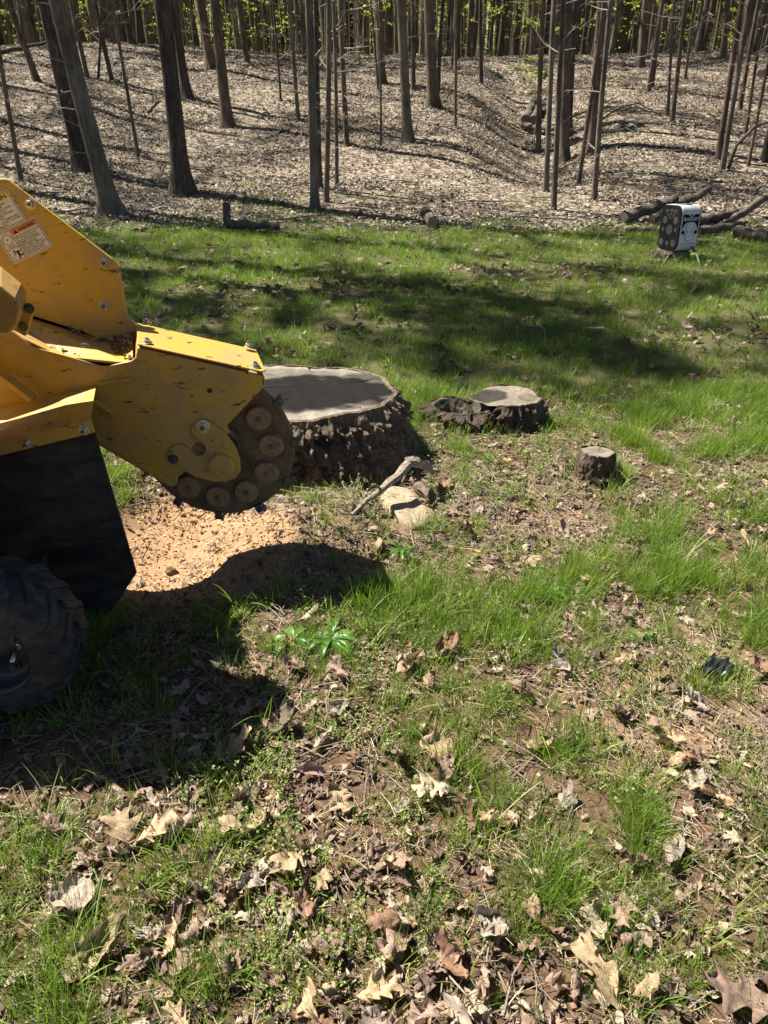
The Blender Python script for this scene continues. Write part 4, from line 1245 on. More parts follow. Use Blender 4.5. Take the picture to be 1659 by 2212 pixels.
def crown_mesh(name, seed, rad=2.6, hgt=6.5, nb=16, leaves=1500, lsize=.07):
    """bare spring branches with a thin veil of new leaves; origin where the trunk ends"""
    rr = random.Random(seed)
    mb = MB(); tips = []
    mb.tube([(0, 0, -3.2), (rr.uniform(-.15, .15), rr.uniform(-.15, .15), 0), (rr.uniform(-.4, .4), rr.uniform(-.4, .4), hgt * .55), (rr.uniform(-.6, .6), rr.uniform(-.6, .6), hgt)], [.085, .075, .045, .012], 6)
    for b in range(nb):
        t = rr.random() ** .8; z0 = -3.0 + (hgt + 2.4) * t
        az = rr.uniform(0, 6.28); L_ = rad * (1.05 - .55 * abs(t - .35)) * rr.uniform(.6, 1.1); el = rr.uniform(.25, .9)
        p = Vector((0, 0, z0)); d = Vector((math.cos(az) * math.cos(el), math.sin(az) * math.cos(el), math.sin(el)))
        q = p + d * L_ * .5 + Vector((0, 0, .1)); e = q + (d + Vector((rr.uniform(-.4, .4), rr.uniform(-.4, .4), rr.uniform(-.2, .4)))).normalized() * L_ * .5
        mb.tube([p, q, e], [.042 * (1.1 - .5 * t), .026, .008], 4); tips.append((q, e))
        for s in range(5):
            u = rr.uniform(.3, 1); st = (p.lerp(q, u * 2) if u < .5 else q.lerp(e, u * 2 - 1))
            d2 = (d + Vector((rr.uniform(-1, 1), rr.uniform(-1, 1), rr.uniform(-.4, .8)))).normalized()
            en = st + d2 * L_ * rr.uniform(.25, .5)
            mb.tube([st, st.lerp(en, .5) + Vector((0, 0, rr.uniform(-.08, .1))), en], [.014, .009, .003], 3); tips.append((st, en))
            for w in range(3):
                s3 = st.lerp(en, rr.uniform(.3, 1)); e3 = s3 + Vector((rr.uniform(-1, 1), rr.uniform(-1, 1), rr.uniform(-.5, .8))) * .45
                mb.tube([s3, e3], [.005, .002], 3); tips.append((s3, e3))
    nbf = len(mb.F)
    A = [0.0] * len(mb.V)
    for k in range(leaves):
        a, b = rr.choice(tips); c = a.lerp(b, rr.uniform(.2, 1.05)) + Vector((rr.gauss(0, .09), rr.gauss(0, .09), rr.gauss(0, .07)))
        m = Euler((rr.uniform(-1, 1), rr.uniform(-1, 1), rr.uniform(0, 6.28))).to_matrix(); s = lsize * rr.uniform(.6, 1.3)
        V = [c + m @ Vector(v) for v in ((0, -s * .5, 0), (s * .32, 0, s * .08), (0, s * .55, 0), (-s * .32, 0, s * .08))]
        mb.add(V, [(0, 1, 2, 3)]); A += [rr.random() * .5] * 4
    me = mesh_from(name, mb.V, mb.F, M['twig'])
    me.materials.append(M['spring_leaf'])
    me.polygons.foreach_set('material_index', [0] * nbf + [1] * (len(mb.F) - nbf))
    at = me.attributes.new('bl', 'FLOAT', 'POINT'); at.data.foreach_set('value', np.array(A, np.float32))
    return me
SHADE_CROWNS = [crown_mesh('crown', 150 + i, rad=3.4, hgt=7.5, nb=26, leaves=4600, lsize=.14) for i in range(3)]
CROWNS = [crown_mesh('crown', 100 + i, rad=2.5 + .25 * (i % 3), leaves=(2100, 900, 2600, 800, 1600)[i]) for i in range(5)]
def low_twigs(P, rad, k, seed, zlo, zhi, L0=.9):
    """thin bare side twigs on the lower stem"""
    rr = random.Random(seed); mb = MB()
    z0 = P[0][2]
    for i in range(k):
        h = rr.uniform(zlo, zhi)
        j = 0
        while j < len(P) - 2 and P[j + 1][2] - z0 < h: j += 1
        t = (h - (P[j][2] - z0)) / max(.01, P[j + 1][2] - P[j][2]); st = Vector(P[j]).lerp(Vector(P[j + 1]), min(max(t, 0), 1))
        az = rr.uniform(0, 6.28); d = Vector((math.cos(az), math.sin(az), rr.uniform(-.1, .5))).normalized()
        L_ = L0 * rr.uniform(.4, 1.3); q = st + d * L_ * .5 + Vector((0, 0, rr.uniform(-.05, .1))); e = q + (d + Vector((rr.uniform(-.5, .5), rr.uniform(-.5, .5), rr.uniform(-.3, .5)))).normalized() * L_ * .5
        mb.tube([st, q, e], [.010, .007, .003], 4)
        for w in range(4):
            s3 = st.lerp(q, rr.uniform(.4, 1)) if w < 2 else q.lerp(e, rr.random()); mb.tube([s3, s3 + (d + Vector((rr.uniform(-1, 1), rr.uniform(-1, 1), rr.uniform(-.6, .6)))).normalized() * L_ * .3], [.005, .002], 3)
    return mb
tree_no = 0
def tree(bx, by, tx, w, mat, label, twigs=0, hgt=None, crown=True, name='tree', group=None, flare=1.6, bend=0.0, ty=0):
    """bx,by base in the photo; tx where the stem leaves the top of the photo; w its width there in photo units"""
    global tree_no
    tree_no += 1
    b = at_ground(bx, by); b.z -= .12
    top = at_y(tx, ty, b.y)
    depth = b.y * cp + (CAM_H - b.z) * sp
    r = .84 * w / 2 / FPX * depth
    lean = (top - b); lean = lean / max(.3, lean.z)            # per metre of height
    h = hgt or (9 + 26 * r)
    zs = np.concatenate([[0, .08, .18, .32, .5], np.linspace(.8, h, 12)])
    P = []
    rr = random.Random(tree_no)
    sx, sy = rr.uniform(-.05, .05), rr.uniform(-.05, .05)
    for z in zs:
        vis = max(.5, top.z - b.z)
        zz = z if z < vis else vis + (z - vis) * .45
        P.append((b.x + lean.x * zz + bend * math.sin(math.pi * min(1, z / vis)) + sx * math.sin(z * .7), b.y + sy * math.sin(z * .6), b.z + z))
    rad = [r * (1.12 - .12 * min(1, z / .8)) * (1 - .62 * (z / h) ** 1.2) for z in zs]
    root = empty(name, tuple(b)); tag(root, label, 'tree', group)
    V, F = trunk_arrays(P, rad, 16 if w > 16 else 10, tree_no, flare, .10 if mat in ('bark_dark', 'bark_pine') else .05)
    mobj('trunk', V, F, M[mat], root, smooth=True)
    if twigs:
        low_twigs(P, rad, twigs, tree_no, .8, min(h, 5.5)).obj('branches', M['pale_twig'], root)
    if crown:
        c = bpy.data.objects.new('crown', SHADE_CROWNS[tree_no % 3] if False else CROWNS[tree_no % 5]); col.objects.link(c)
        c.parent = root; s = .55 + 1.9 * min(r, .22) ; s = s * h / 11
        c.location = Vector(P[-3]) - b; c.rotation_euler = (0, 0, tree_no * 1.3); c.scale = (s, s, s)
    return root

TREES = [
 (45, 392, -18, 12, 'bark_grey', 'slender grey sapling at the left edge just above the grinder', 2),
 (82, 176, 12, 16, 'bark_pine', 'scaly leaning trunk high on the slope at the far upper left', 2),
 (180, 368, 97, 34, 'bark_dark', 'dark leaning oak close behind the pale grey leaning trunk', 0),
 (245, 462, 128, 42, 'bark_grey', 'thick pale grey leaning trunk nearest the grinder at the lawn edge', 8),
 (190, 170, 150, 11, 'bark_brown', 'brown trunk seen behind the pale grey leaning trunk on the slope', 0),
 (210, 173, 218, 7, 'bark_brown', 'thin stem on the slope forming an X with its leaning neighbour', 2),
 (242, 172, 205, 11, 'bark_dark', 'dark stem leaning left on the upper slope behind the thin sapling', 0),
 (300, 340, 243, 9, 'bark_grey', 'thin straight sapling between the grey leaning trunk and the big dark oak', 5),
 (285, 96, 265, 14, 'bark_dark', 'dark trunk standing on the crest above the thin sapling', 0),
 (395, 420, 350, 42, 'bark_dark', 'biggest dark furrowed oak with flared roots standing in the sunny leaves', 0),
 (405, 213, 372, 22, 'bark_dark', 'trunk half hidden right behind the biggest dark oak', 0),
 (457, 146, 432, 22, 'bark_pine', 'deeply furrowed trunk on the upper slope, left of the smooth one with flared foot', 0),
 (492, 273, 465, 26, 'bark_brown', 'smooth brown trunk with flared foot right of the biggest dark oak', 0),
 (535, 136, 517, 13, 'bark_brown', 'medium trunk on the crest right of the furrowed pair', 0),
 (607, 218, 586, 6, 'bark_dark', 'thin dark crooked sapling on the shaded slope left of the grey pair', 3),
 (645, 262, 627, 10, 'bark_grey', 'pale slim trunk just left of the weathered grey snag', 6),
 (680, 450, 667, 21, 'bark_grey', 'weathered grey barkless trunk, front one of the cluster at the lawn edge', 3),
 (691, 406, 686, 14, 'bark_dark', 'dark trunk hidden between the weathered grey trunk and the mossy one', 0),
 (704, 436, 709, 14, 'bark_grey', 'mossy trunk standing right beside the weathered grey trunk', 9),
 (727, 398, 716, 10, 'bark_grey', 'slim grey trunk right of the mossy trunk in the cluster', 9),
 (750, 314, 738, 13, 'bark_brown', 'brown trunk behind and right of the front cluster', 9),
 (822, 316, 815, 6, 'bark_brown', 'very thin straight sapling in the centre of the slope', 3),
 (818, 196, 797, 6, 'bark_brown', 'thin sapling with a bent foot high in the centre', 2),
 (824, 178, 816, 19, 'bark_brown', 'sturdy trunk at the centre of the upper slope', 0),
 (882, 306, 867, 24, 'bark_grey', 'lichen-spotted grey trunk just right of the centre', 0),
 (893, 196, 889, 11, 'bark_brown', 'trunk peeping out behind the lichen-spotted grey one', 0),
 (937, 231, 924, 27, 'bark_brown', 'large smooth trunk with a root mound right of the lichen-spotted one', 0),
 (946, 200, 960, 9, 'bark_dark', 'dark stem leaning right beside the large smooth trunk', 0),
 (975, 152, 984, 6, 'bark_brown', 'crooked thin stem on the crest behind the straight slim sapling', 0),
 (984, 276, 985, 8, 'bark_grey', 'straight slim sapling with pale bark left of the gully', 3),
 (1040, 182, 1041, 10, 'bark_dark', 'dark slim trunk at the head of the gully bank', 2),
 (1164, 330, 1176, 13, 'bark_brown', 'trunk at the left of the gully cluster behind bright green leaves', 0),
 (1180, 415, 1196, 14, 'bark_grey', 'grey trunk second from the left in the gully cluster', 0),
 (1197, 453, 1216, 14, 'bark_brown', 'frontmost brown trunk of the gully cluster at the lawn edge', 0),
 (1219, 350, 1226, 24, 'bark_brown', 'thickest reddish trunk of the gully cluster', 0),
 (1229, 290, 1246, 16, 'bark_dark', 'dark trunk at the right rear of the gully cluster', 0),
 (1249, 397, 1303, 11, 'bark_brown', 'thin trunk leaning right across the front of the pine', 0),
 (1277, 331, 1300, 27, 'bark_pine', 'stout pine with plated bark right of the gully cluster', 6),
 (1284, 431, 1322, 14, 'bark_grey', 'pale leaning trunk in front of the stout pine', 4),
 (1384, 146, 1396, 17, 'bark_brown', 'flare-footed trunk on the crest right of the pine', 0),
 (1400, 198, 1432, 11, 'bark_brown', 'front stem of the leaning pair on the right slope', 0),
 (1409, 188, 1428, 9, 'bark_brown', 'rear stem of the leaning pair on the right slope', 0),
 (1444, 250, 1462, 8, 'bark_brown', 'thinner of two close trunks on the right slope', 2),
 (1452, 264, 1483, 12, 'bark_brown', 'thicker of two close trunks on the right slope', 2),
 (1480, 173, 1504, 7, 'bark_brown', 'slim trunk beyond the two close trunks on the right slope', 0),
 (1562, 126, 1570, 15, 'bark_brown', 'trunk with spring leaves on the crest at the upper right', 0),
 (1552, 344, 1604, 15, 'bark_pine', 'dark scaly trunk left of its pale twin near the right edge', 3),
 (1560, 368, 1617, 13, 'bark_grey', 'pale trunk standing against the dark scaly one near the right edge', 2),
 (1598, 238, 1643, 11, 'bark_dark', 'dark leaning trunk behind the pale and dark twins at the right', 0),
 (1612, 288, 1652, 8, 'bark_brown', 'thin leaning stem at the right, behind the arched sapling', 3),
 (1616, 361, 1690, 8, 'bark_brown', 'thin stem nearest the right edge leaning out of the picture', 3),
 (1650, 350, 1705, 16, 'bark_dark', 'dark trunk cut by the right edge of the picture', 0),
]
for t in TREES: tree(*t[:6], twigs=t[6] + (7 if t[3] < 15 else 3), flare=2.0 if t[3] > 16 else 1.7)
# arched sapling at the right
a = at_ground(1571, 368); q = at_y(1665, 262, a.y)
mb = MB(); mb.tube([a + Vector((0, 0, -.1)), a.lerp(q, .3) + Vector((-.12, 0, .18)), a.lerp(q, .65) + Vector((-.05, 0, .22)), q, q + (q - a) * .6 + Vector((0, 0, .2))], [.04, .036, .03, .022, .01], 8, wob=.1)
o = mb.obj('bent_sapling', M['bark_brown'], None, smooth=True); tag(o, 'bare bent sapling arching to the right edge from the twin trunks', 'sapling')

# trees out of the frame on the left whose crowns shade the lawn
for i, (x, y, r, s) in enumerate(((-7.0, 11.9, .20, .85), (-6.8, 10.8, .18, .7), (-8.4, 10.8, .22, .8), (-12.5, 11.0, .2, 1.0), (-9.6, 16.5, .2, 1.0), (-14, 17, .2, 1.1), (11.5, 14.5, .18, 1.0), (-11, 19.5, .16, .9), (-12.5, 22, .18, .9), (-14.5, 20.5, .2, 1.0), (-13.5, 25, .17, .9), (-16, 23, .18, 1.0), (-10.2, 14.2, .15, .8), (-12, 15.3, .17, .9), (-17, 27, .2, 1.0), (-8.7, 15.2, .12, .7), (-15.5, 29, .18, .9))):
    z = Hs(x, y) - .1
    root = empty('tree', (x, y, z)); tag(root, ('tall tree beyond the left side of the picture, nearest the grinder', 'tall tree just outside the picture left of the lawn', 'tall tree outside the left edge at the foot of the slope', 'second tall tree outside the left of the lawn', 'tree outside the left edge on the lower slope', 'tree far outside the left edge on the slope', 'tree outside the right edge on the lower slope')[i] if i < 7 else 'slope tree standing beyond the left side of the picture', 'tree', 'trees beside the lawn' if i < 7 else 'trees beyond the left edge')
    h = 15 if i == 0 else 11
    P = [(x + .04 * math.sin(k), y + .04 * math.cos(k), z + h * k / 11) for k in range(12)]
    V, F = trunk_arrays(P, [r * (1 - .6 * k / 11) for k in range(12)], 12, 300 + i)
    mobj('trunk', V, F, M['bark_dark'], root, smooth=True)
    c = bpy.data.objects.new('crown', (SHADE_CROWNS if i < 4 else CROWNS)[i % 3]); col.objects.link(c); c.parent = root; c.location = (0, 0, 13.0 if i == 0 else 9.0); c.rotation_euler = (0, 0, i); c.scale = (s,) * 3

# woods beyond the crest: trunks one can still tell apart
FAR_TRUNKS = []
for i in range(6):
    rr = random.Random(40 + i)
    h = 17; P = [(.10 * math.sin(k * .6 + i) + .035 * k * rr.uniform(-.6, .6), .08 * math.cos(k * .5), h * k / 14) for k in range(15)]
    V, F = trunk_arrays(P, [.15 * (1 - .55 * k / 14) for k in range(15)], 9, 60 + i, 1.5)
    me = mesh_from('trunk', V, F, M[('bark_dark', 'bark_brown', 'bark_grey', 'bark_dark', 'bark_brown', 'bark_dark')[i]], True)
    FAR_TRUNKS.append(me)
FAR_CROWNS = [crown_mesh('crown', 200 + i, rad=2.3, hgt=6, nb=12, leaves=450, lsize=.11) for i in range(3)]
rr = random.Random(99)
cand = []
tries = 0
while len(cand) < 190 and tries < 20000:
    tries += 1
    y = 31 + 34 * rr.random() ** 1.15; x = rr.uniform(-.62, .62) * y
    if any((x - a) ** 2 + (y - b) ** 2 < .8 ** 2 for a, b in cand): continue
    if y < 34 and rr.random() < .7: continue
    cand.append((x, y))
FAR_LAB = {0: 'dark trunk in the dense woods beyond the crest', 1: 'brown trunk in the dense woods beyond the crest', 2: 'pale grey trunk in the dense woods beyond the crest'}
for i, (x, y) in enumerate(cand):
    k = i % 6
    z = Hs(x, y) - .1
    cls = {0: 0, 3: 0, 5: 0, 1: 1, 4: 1, 2: 2}[k]
    root = empty('forest_tree', (x, y, z)); sec_ = ('at the far left', 'behind the leaning left trunks', 'behind the biggest dark oak', 'left of the grey cluster', 'behind the grey cluster', 'behind the centre trunks', 'behind the gully cluster', 'behind the stout pine', 'behind the two close right trunks', 'at the far right')[min(9, max(0, int((x / y + .56) / .112)))]
    dep_ = 'near the crest' if y < 42 else ('midway back in the woods' if y < 53 else 'deep in the woods')
    lab = '%s trunk %s, %s' % (('dark', 'brown', 'pale grey')[cls], dep_, sec_)
    tag(root, lab, 'tree', lab + ' beyond the crest')
    s = rr.choice((.55, .7, .85, 1.0, 1.25)); root.rotation_euler = (rr.uniform(-.04, .04), rr.uniform(-.05, .05), 0)
    t = bpy.data.objects.new('trunk', FAR_TRUNKS[k]); col.objects.link(t); t.parent = root; t.scale = (s, s, 1); t.rotation_euler = (0, 0, rr.uniform(0, 6))
    c = bpy.data.objects.new('crown', FAR_CROWNS[i % 3]); col.objects.link(c); c.parent = root; c.location = (0, 0, 11.5 * rr.uniform(.8, 1.05)); c.rotation_euler = (0, 0, rr.uniform(0, 6))

# leafy spring saplings under the trees
def sapling_mesh(seed, h=3.2, leaves=260, lsize=.055, spread=.9):
    rr = random.Random(seed); mb = MB(); tips = []
    mb.tube([(0, 0, -.1), (.05, .02, h * .4), (rr.uniform(-.2, .2), rr.uniform(-.2, .2), h)], [.018, .014, .004], 5)
    for b in range(13):
        z = h * rr.uniform(.25, .98); az = rr.uniform(0, 6.28); L_ = spread * rr.uniform(.4, 1.1) * (1.15 - .6 * z / h)
        p = Vector((.04, .02, z)); e = p + Vector((math.cos(az) * L_, math.sin(az) * L_, rr.uniform(0, .35) * L_)); mb.tube([p, e], [.007, .002], 3); tips.append((p, e))
    nbf = len(mb.F); A = [0.0] * len(mb.V)
    for k in range(leaves):
        a, b = rr.choice(tips); c = a.lerp(b, rr.uniform(.35, 1.1)) + Vector((rr.gauss(0, .05), rr.gauss(0, .05), rr.gauss(0, .03)))
        m = Euler((rr.uniform(-.6, .6), rr.uniform(-.6, .6), rr.uniform(0, 6.28))).to_matrix(); s = lsize * rr.uniform(.6, 1.3)
        mb.add([c + m @ Vector(v) for v in ((0, -s * .5, 0), (s * .34, 0, s * .08), (0, s * .55, 0), (-s * .34, 0, s * .08))], [(0, 1, 2, 3)]); A += [rr.random() * .5] * 4
    me = mesh_from('foliage', mb.V, mb.F, M['twig']); me.materials.append(M['spring_leaf'])
    me.polygons.foreach_set('material_index', [0] * nbf + [1] * (len(mb.F) - nbf))
    at = me.attributes.new('bl', 'FLOAT', 'POINT'); at.data.foreach_set('value', np.array(A, np.float32))
    return me
SAP = [sapling_mesh(500 + i) for i in range(4)]
SAPT = [sapling_mesh(520 + i, 6.5, 800, .09, 1.6) for i in range(3)]
p = at_ground(1152, 320)
o = bpy.data.objects.new('leafy_sapling', sapling_mesh(610, 4.6, 1300, .085, 1.0)); col.objects.link(o); o.location = p; tag(o, 'bright yellow-green leafing sapling in front of the gully cluster', 'sapling')
p = at_ground(1150, 235)
o = bpy.data.objects.new('leafy_sapling', sapling_mesh(611, 1.0, 130, .07, .5)); col.objects.link(o); o.location = p; tag(o, 'small low green seedling above the gully logs', 'sapling')
rr = random.Random(77)
for i in range(150):
    y = 30 + 28 * rr.random() ** 1.3; x = rr.uniform(-.6, .6) * y
    o = bpy.data.objects.new('leafy_sapling', SAPT[i % 3] if i % 3 else SAP[i % 4]); col.objects.link(o)
    o.location = (x, y, Hs(x, y)); o.rotation_euler = (0, 0, rr.uniform(0, 6)); s = rr.uniform(.9, 1.7); o.scale = (s, s, s)
    sec_ = ('at the far left', 'behind the leaning left trunks', 'behind the biggest dark oak', 'left of the grey cluster', 'behind the grey cluster', 'behind the centre trunks', 'behind the gully cluster', 'behind the stout pine', 'behind the two close right trunks', 'at the far right')[min(9, max(0, int((x / y + .56) / .112)))]
    lab = 'pale green %s sapling among the far trunks, %s' % ('tall' if i % 3 else 'short', sec_)
    tag(o, lab, 'sapling', lab)
for i, (px, py) in enumerate(((115, 60), (420, 40), (640, 120), (870, 60), (1590, 90), (1640, 60))):
    y = 30; p = at_ground(px, max(py, 118)); o = bpy.data.objects.new('leafy_sapling', SAPT[i % 3]); col.objects.link(o); o.location = p
    o.scale = (1.15,) * 3; tag(o, ('lacy spring sapling on the crest at the upper left corner', 'lacy spring sapling on the crest above the biggest dark oak', 'lacy spring sapling on the crest left of the grey cluster', 'lacy spring sapling on the crest by the centre trunk', 'spring sapling with bright leaves on the crest near the right edge', 'spring sapling at the very right of the crest')[i], 'sapling')

# far mass of woods behind all this
def far_woods():
    n = 900
    Y = rng.uniform(60, 150, n); X = rng.uniform(-.75, .75, n) * Y
    meshes = []
    for i in range(4):
        r_ = random.Random(800 + i); mb = MB()
        V, F = trunk_arrays([(.1 * math.sin(k), 0, 22 * k / 8) for k in range(9)], [.2 * (1 - .5 * k / 8) for k in range(9)], 6, 900 + i)
        mb.add(V, F)
        for q in range(3):
            ox, oy, rr_ = r_.uniform(-2.5, 2.5), r_.uniform(-2.5, 2.5), r_.uniform(.05, .12)
            V, F = trunk_arrays([(ox + .1 * math.sin(k + q), oy, 18 * k / 6) for k in range(7)], [rr_ * (1 - .5 * k / 6) for k in range(7)], 5, 950 + i * 4 + q); mb.add(V, F)
        nb = len(mb.F)
        for k in range(330):
            c = Vector((r_.gauss(0, 1.5), r_.gauss(0, 1.5), r_.uniform(.3, 20))); s = r_.uniform(.10, .26)
            m = Euler((r_.uniform(-1, 1), r_.uniform(-1, 1), r_.uniform(0, 6.28))).to_matrix()
            mb.add([c + m @ Vector(v) for v in ((0, -s * .5, 0), (s * .4, 0, .03), (0, s * .5, 0), (-s * .4, 0, .03))], [(0, 1, 2, 3)])
        me = mesh_from('far_tree', mb.V, mb.F, M[('bark_dark', 'bark_grey', 'bark_grey', 'bark_brown')[i]]); me.materials.append(M['spring_leaf'])
        me.polygons.foreach_set('material_index', [0] * nb + [1] * (len(mb.F) - nb)); meshes.append(me)
    rot = np.stack([rng.uniform(-.04, .04, n), rng.uniform(-.04, .04, n), rng.uniform(0, 6.28, n)], 1)
    scatter('far_woods', meshes, X, Y, rot, rng.uniform(.7, 1.3, n), rng.integers(0, 4, n), 'distant mass of thin dark trunks and green leaves beyond the ridge', 'woods')
far_woods()

# ------------------------------------------------------------------ ground cover
WEDGE = (.56, .9)
# coarse lawn grass
COARSE = [blade_mesh('grass_tuft', M['grass'], 24, .06, .15, .0022, .0042, .045, .35, 4, 1000 + i, .9) for i in range(8)]
FINE = [blade_mesh('fine_tuft', M['fine_grass'], 36, .05, .125, .0011, .002, .035, .22, 4, 1100 + i, .6) for i in range(6)]
LONG = [blade_mesh('long_blades', M['grass'], 5, .14, .27, .003, .006, .03, .45, 6, 1200 + i, 1.3) for i in range(6)]
def rot_up(n, tilt=.12): return np.stack([rng.normal(0, tilt, n), rng.normal(0, tilt, n), rng.uniform(0, 6.283, n)], 1)
Xs, Ys, Ss, Is = [], [], [], []
def put(X, Y, s, i):
    k = allowed(X, Y, .0); Xs.append(X[k]); Ys.append(Y[k]); Ss.append(s[k]); Is.append(i[k])
X, Y = sample(19000, -2.8, 2.8, .35, 4.6, lambda x, y: (g_density(x, y) + .10) * .6 * (1 - z_pit(x, y)), WEDGE); n = len(X)
put(X, Y, rng.uniform(.35, .95, n), rng.integers(0, 8, n))
X, Y = sample(20000, -2.8, 2.8, .35, 4.6, lambda x, y: (g_density(x, y) + .10) * .8 * (.12 + sstep(.42, .58, fbm(x * 1.6, y * 1.6, 131, 3))) * (1 - z_pit(x, y)), WEDGE); n = len(X)
put(X, Y, rng.uniform(.55, 1.1, n) * (.75 + .5 * np.clip(g_density(X, Y), 0, 1)), rng.integers(8, 14, n))
X, Y = sample(1700, -1.6, 1.6, .7, 3.3, lambda x, y: (g_density(x, y) * .8 + .06) * (1 - z_pit(x, y)), (.56, .3)); n = len(X)
put(X, Y, rng.uniform(.4, .85, n), rng.integers(14, 20, n))
X, Y = sample(60000, -8, 8, 4.4, 12.4, lambda x, y: g_density(x, y) * .60, (.56, 1.2)); n = len(X)
put(X, Y, rng.uniform(.42, 1.0, n), rng.integers(0, 8, n))
X, Y = sample(5200, -7, 7, .5, 11, lambda x, y: (g_density(x, y) * .5 + .05) * (1 - z_pit(x, y)), WEDGE); n = len(X)
put(X, Y, rng.uniform(.6, 1.1, n), rng.integers(14, 20, n))
X, Y = sample(14000, -9, 9, 11.4, 17, lambda x, y: .6 * sstep(.44, .62, fbm(x * .5, y * .5, 141, 3)) * sstep(15.5, 12, y) + .12 * sstep(.6, .7, fbm(x * .7, y * .7, 143, 3)), (.6, 1)); n = len(X)
put(X, Y, rng.uniform(.4, .9, n), rng.integers(0, 8, n))
X, Y = np.concatenate(Xs), np.concatenate(Ys)
scatter('grass', COARSE + FINE + LONG, X, Y, rot_up(len(X)), np.concatenate(Ss), np.concatenate(Is), 'green spring grass growing over the yard', 'grass')

# chickweed-like weeds with tiny leaves
def weed_mesh(seed, stems=9, h=.075):
    rr = random.Random(seed); mb = MB(); A = []
    for s in range(stems):
        az = rr.uniform(0, 6.28); d = Vector((math.cos(az), math.sin(az), 0)); L_ = h * rr.uniform(.5, 1.2)
        p = Vector((rr.uniform(-.02, .02), rr.uniform(-.02, .02), -.003)); q = p + d * L_ * .35 + Vector((0, 0, L_ * .6)); e = q + d * L_ * .4 + Vector((0, 0, L_ * .35))
        nv = len(mb.V); mb.tube([p, q, e], [.0007, .0006, .0004], 3, cap=False); A += [.1] * (len(mb.V) - nv)
        for k in range(11):
            t = rr.uniform(.15, 1); c = p.lerp(q, t * 2) if t < .5 else q.lerp(e, t * 2 - 1); s_ = rr.uniform(.004, .009)
            m = Euler((rr.uniform(-.8, .8), rr.uniform(-.8, .8), rr.uniform(0, 6.28))).to_matrix()
            mb.add([c + m @ Vector(v) for v in ((0, 0, 0), (s_ * .4, s_ * .5, s_ * .1), (0, s_ * 1.1, 0), (-s_ * .4, s_ * .5, s_ * .1))], [(0, 1, 2, 3)]); A += [rr.random() * .6] * 4
    me = mesh_from('weed', mb.V, mb.F, M['weed']); at = me.attributes.new('bl', 'FLOAT', 'POINT'); at.data.foreach_set('value', np.array(A, np.float32)); return me
WEEDS = [weed_mesh(1300 + i) for i in range(5)]
def w_density(x, y):
    a = blob(x, y, -.16, 1.62, .22, .22) + .8 * blob(x, y, -.05, 2.3, .5, .3) + .5 * blob(x, y, .35, 3.3, .4, .2) + .8 * blob(x, y, .15, 3.45, .2, .12)
    return np.clip(a + .8 * sstep(.52, .62, fbm(x * 2.1, y * 2.1, 151, 3)), 0, 1) * (1 - z_pit(x, y))
X, Y = sample(14000, -2.6, 2.6, .4, 4.4, lambda x, y: w_density(x, y) * .24, WEDGE); k = allowed(X, Y); X, Y = X[k], Y[k]; n = len(X)
scatter('weeds', WEEDS, X, Y, rot_up(n, .2), rng.uniform(.5, 1.15, n), rng.integers(0, 5, n), 'tiny-leaved yellow-green weeds spread between the grass', 'weeds')

# straw and dead grass bits lying flat, twigs
def straw_mesh(seed, mat, L_=.09, r=.0009):
    rr = random.Random(seed); mb = MB(); A = []
    for k in range(5):
        a = rr.uniform(0, 6.28); c = Vector((rr.gauss(0, .03), rr.gauss(0, .03), rr.uniform(.002, .015))); d = Vector((math.cos(a), math.sin(a), rr.uniform(-.12, .12))); l_ = L_ * rr.uniform(.3, 1)
        mb.tube([c - d * l_ / 2, c + Vector((rr.gauss(0, .005), rr.gauss(0, .005), .003)), c + d * l_ / 2], [r, r, r * .6], 3, cap=False); A += [rr.random() * .6] * 9
    me = mesh_from('straw', mb.V, mb.F, mat); at = me.attributes.new('bl', 'FLOAT', 'POINT'); at.data.foreach_set('value', np.array(A, np.float32)); return me
STRAW = [straw_mesh(1400 + i, M['straw']) for i in range(5)] + [straw_mesh(1410 + i, M['twig'], .14, .0016) for i in range(2)]
X, Y = sample(18000, -2.6, 2.6, .4, 4.6, lambda x, y: .40 + .3 * z_clay(x, y) - .3 * z_pit(x, y), WEDGE); k = allowed(X, Y); X, Y = X[k], Y[k]; n = len(X)
scatter('dead_straw', STRAW, X, Y, rot_up(n, .1), rng.uniform(.6, 1.4, n), rng.integers(0, 7, n), 'pale dead straw and bits of twig strewn on the soil', 'straw')

# dry leaves: many kinds
LEAVES = []
for i in range(22):
    k = i % 6
    rr = random.Random(1500 + i)
    if k in (0, 1): me = leaf_mesh('leaf', M['dry_leaf'], rr.uniform(.10, .14), rr.uniform(.042, .055), rr.choice((3, 4)), .62, rr.uniform(-.9, .9), rr.uniform(-.5, .5), .004, True, 20, i)
    elif k == 2: me = leaf_mesh('leaf', M['dry_leaf'], rr.uniform(.09, .12), rr.uniform(.03, .04), 5, .45, rr.uniform(.6, 1.6), rr.uniform(-.5, .6), .004, False, 20, i)
    elif k == 3: me = leaf_mesh('leaf', M['dry_leaf'], rr.uniform(.08, .11), rr.uniform(.022, .03), 0, 0, rr.uniform(1.2, 2.4), rr.uniform(-.4, .4), .003, False, 12, i)
    elif k == 4: me = leaf_mesh('leaf', M['dry_leaf'], rr.uniform(.06, .09), rr.uniform(.028, .04), 0, 0, rr.uniform(-1.1, 1.1), rr.uniform(-.6, .6), .007, False, 12, i)
    else: me = leaf_mesh('leaf', M['dry_leaf'], rr.uniform(.05, .08), rr.uniform(.02, .035), 2, .4, rr.uniform(-1.6, 1.6), rr.uniform(-.8, .8), .008, False, 12, i, False)
    LEAVES.append(me)
HILL = []
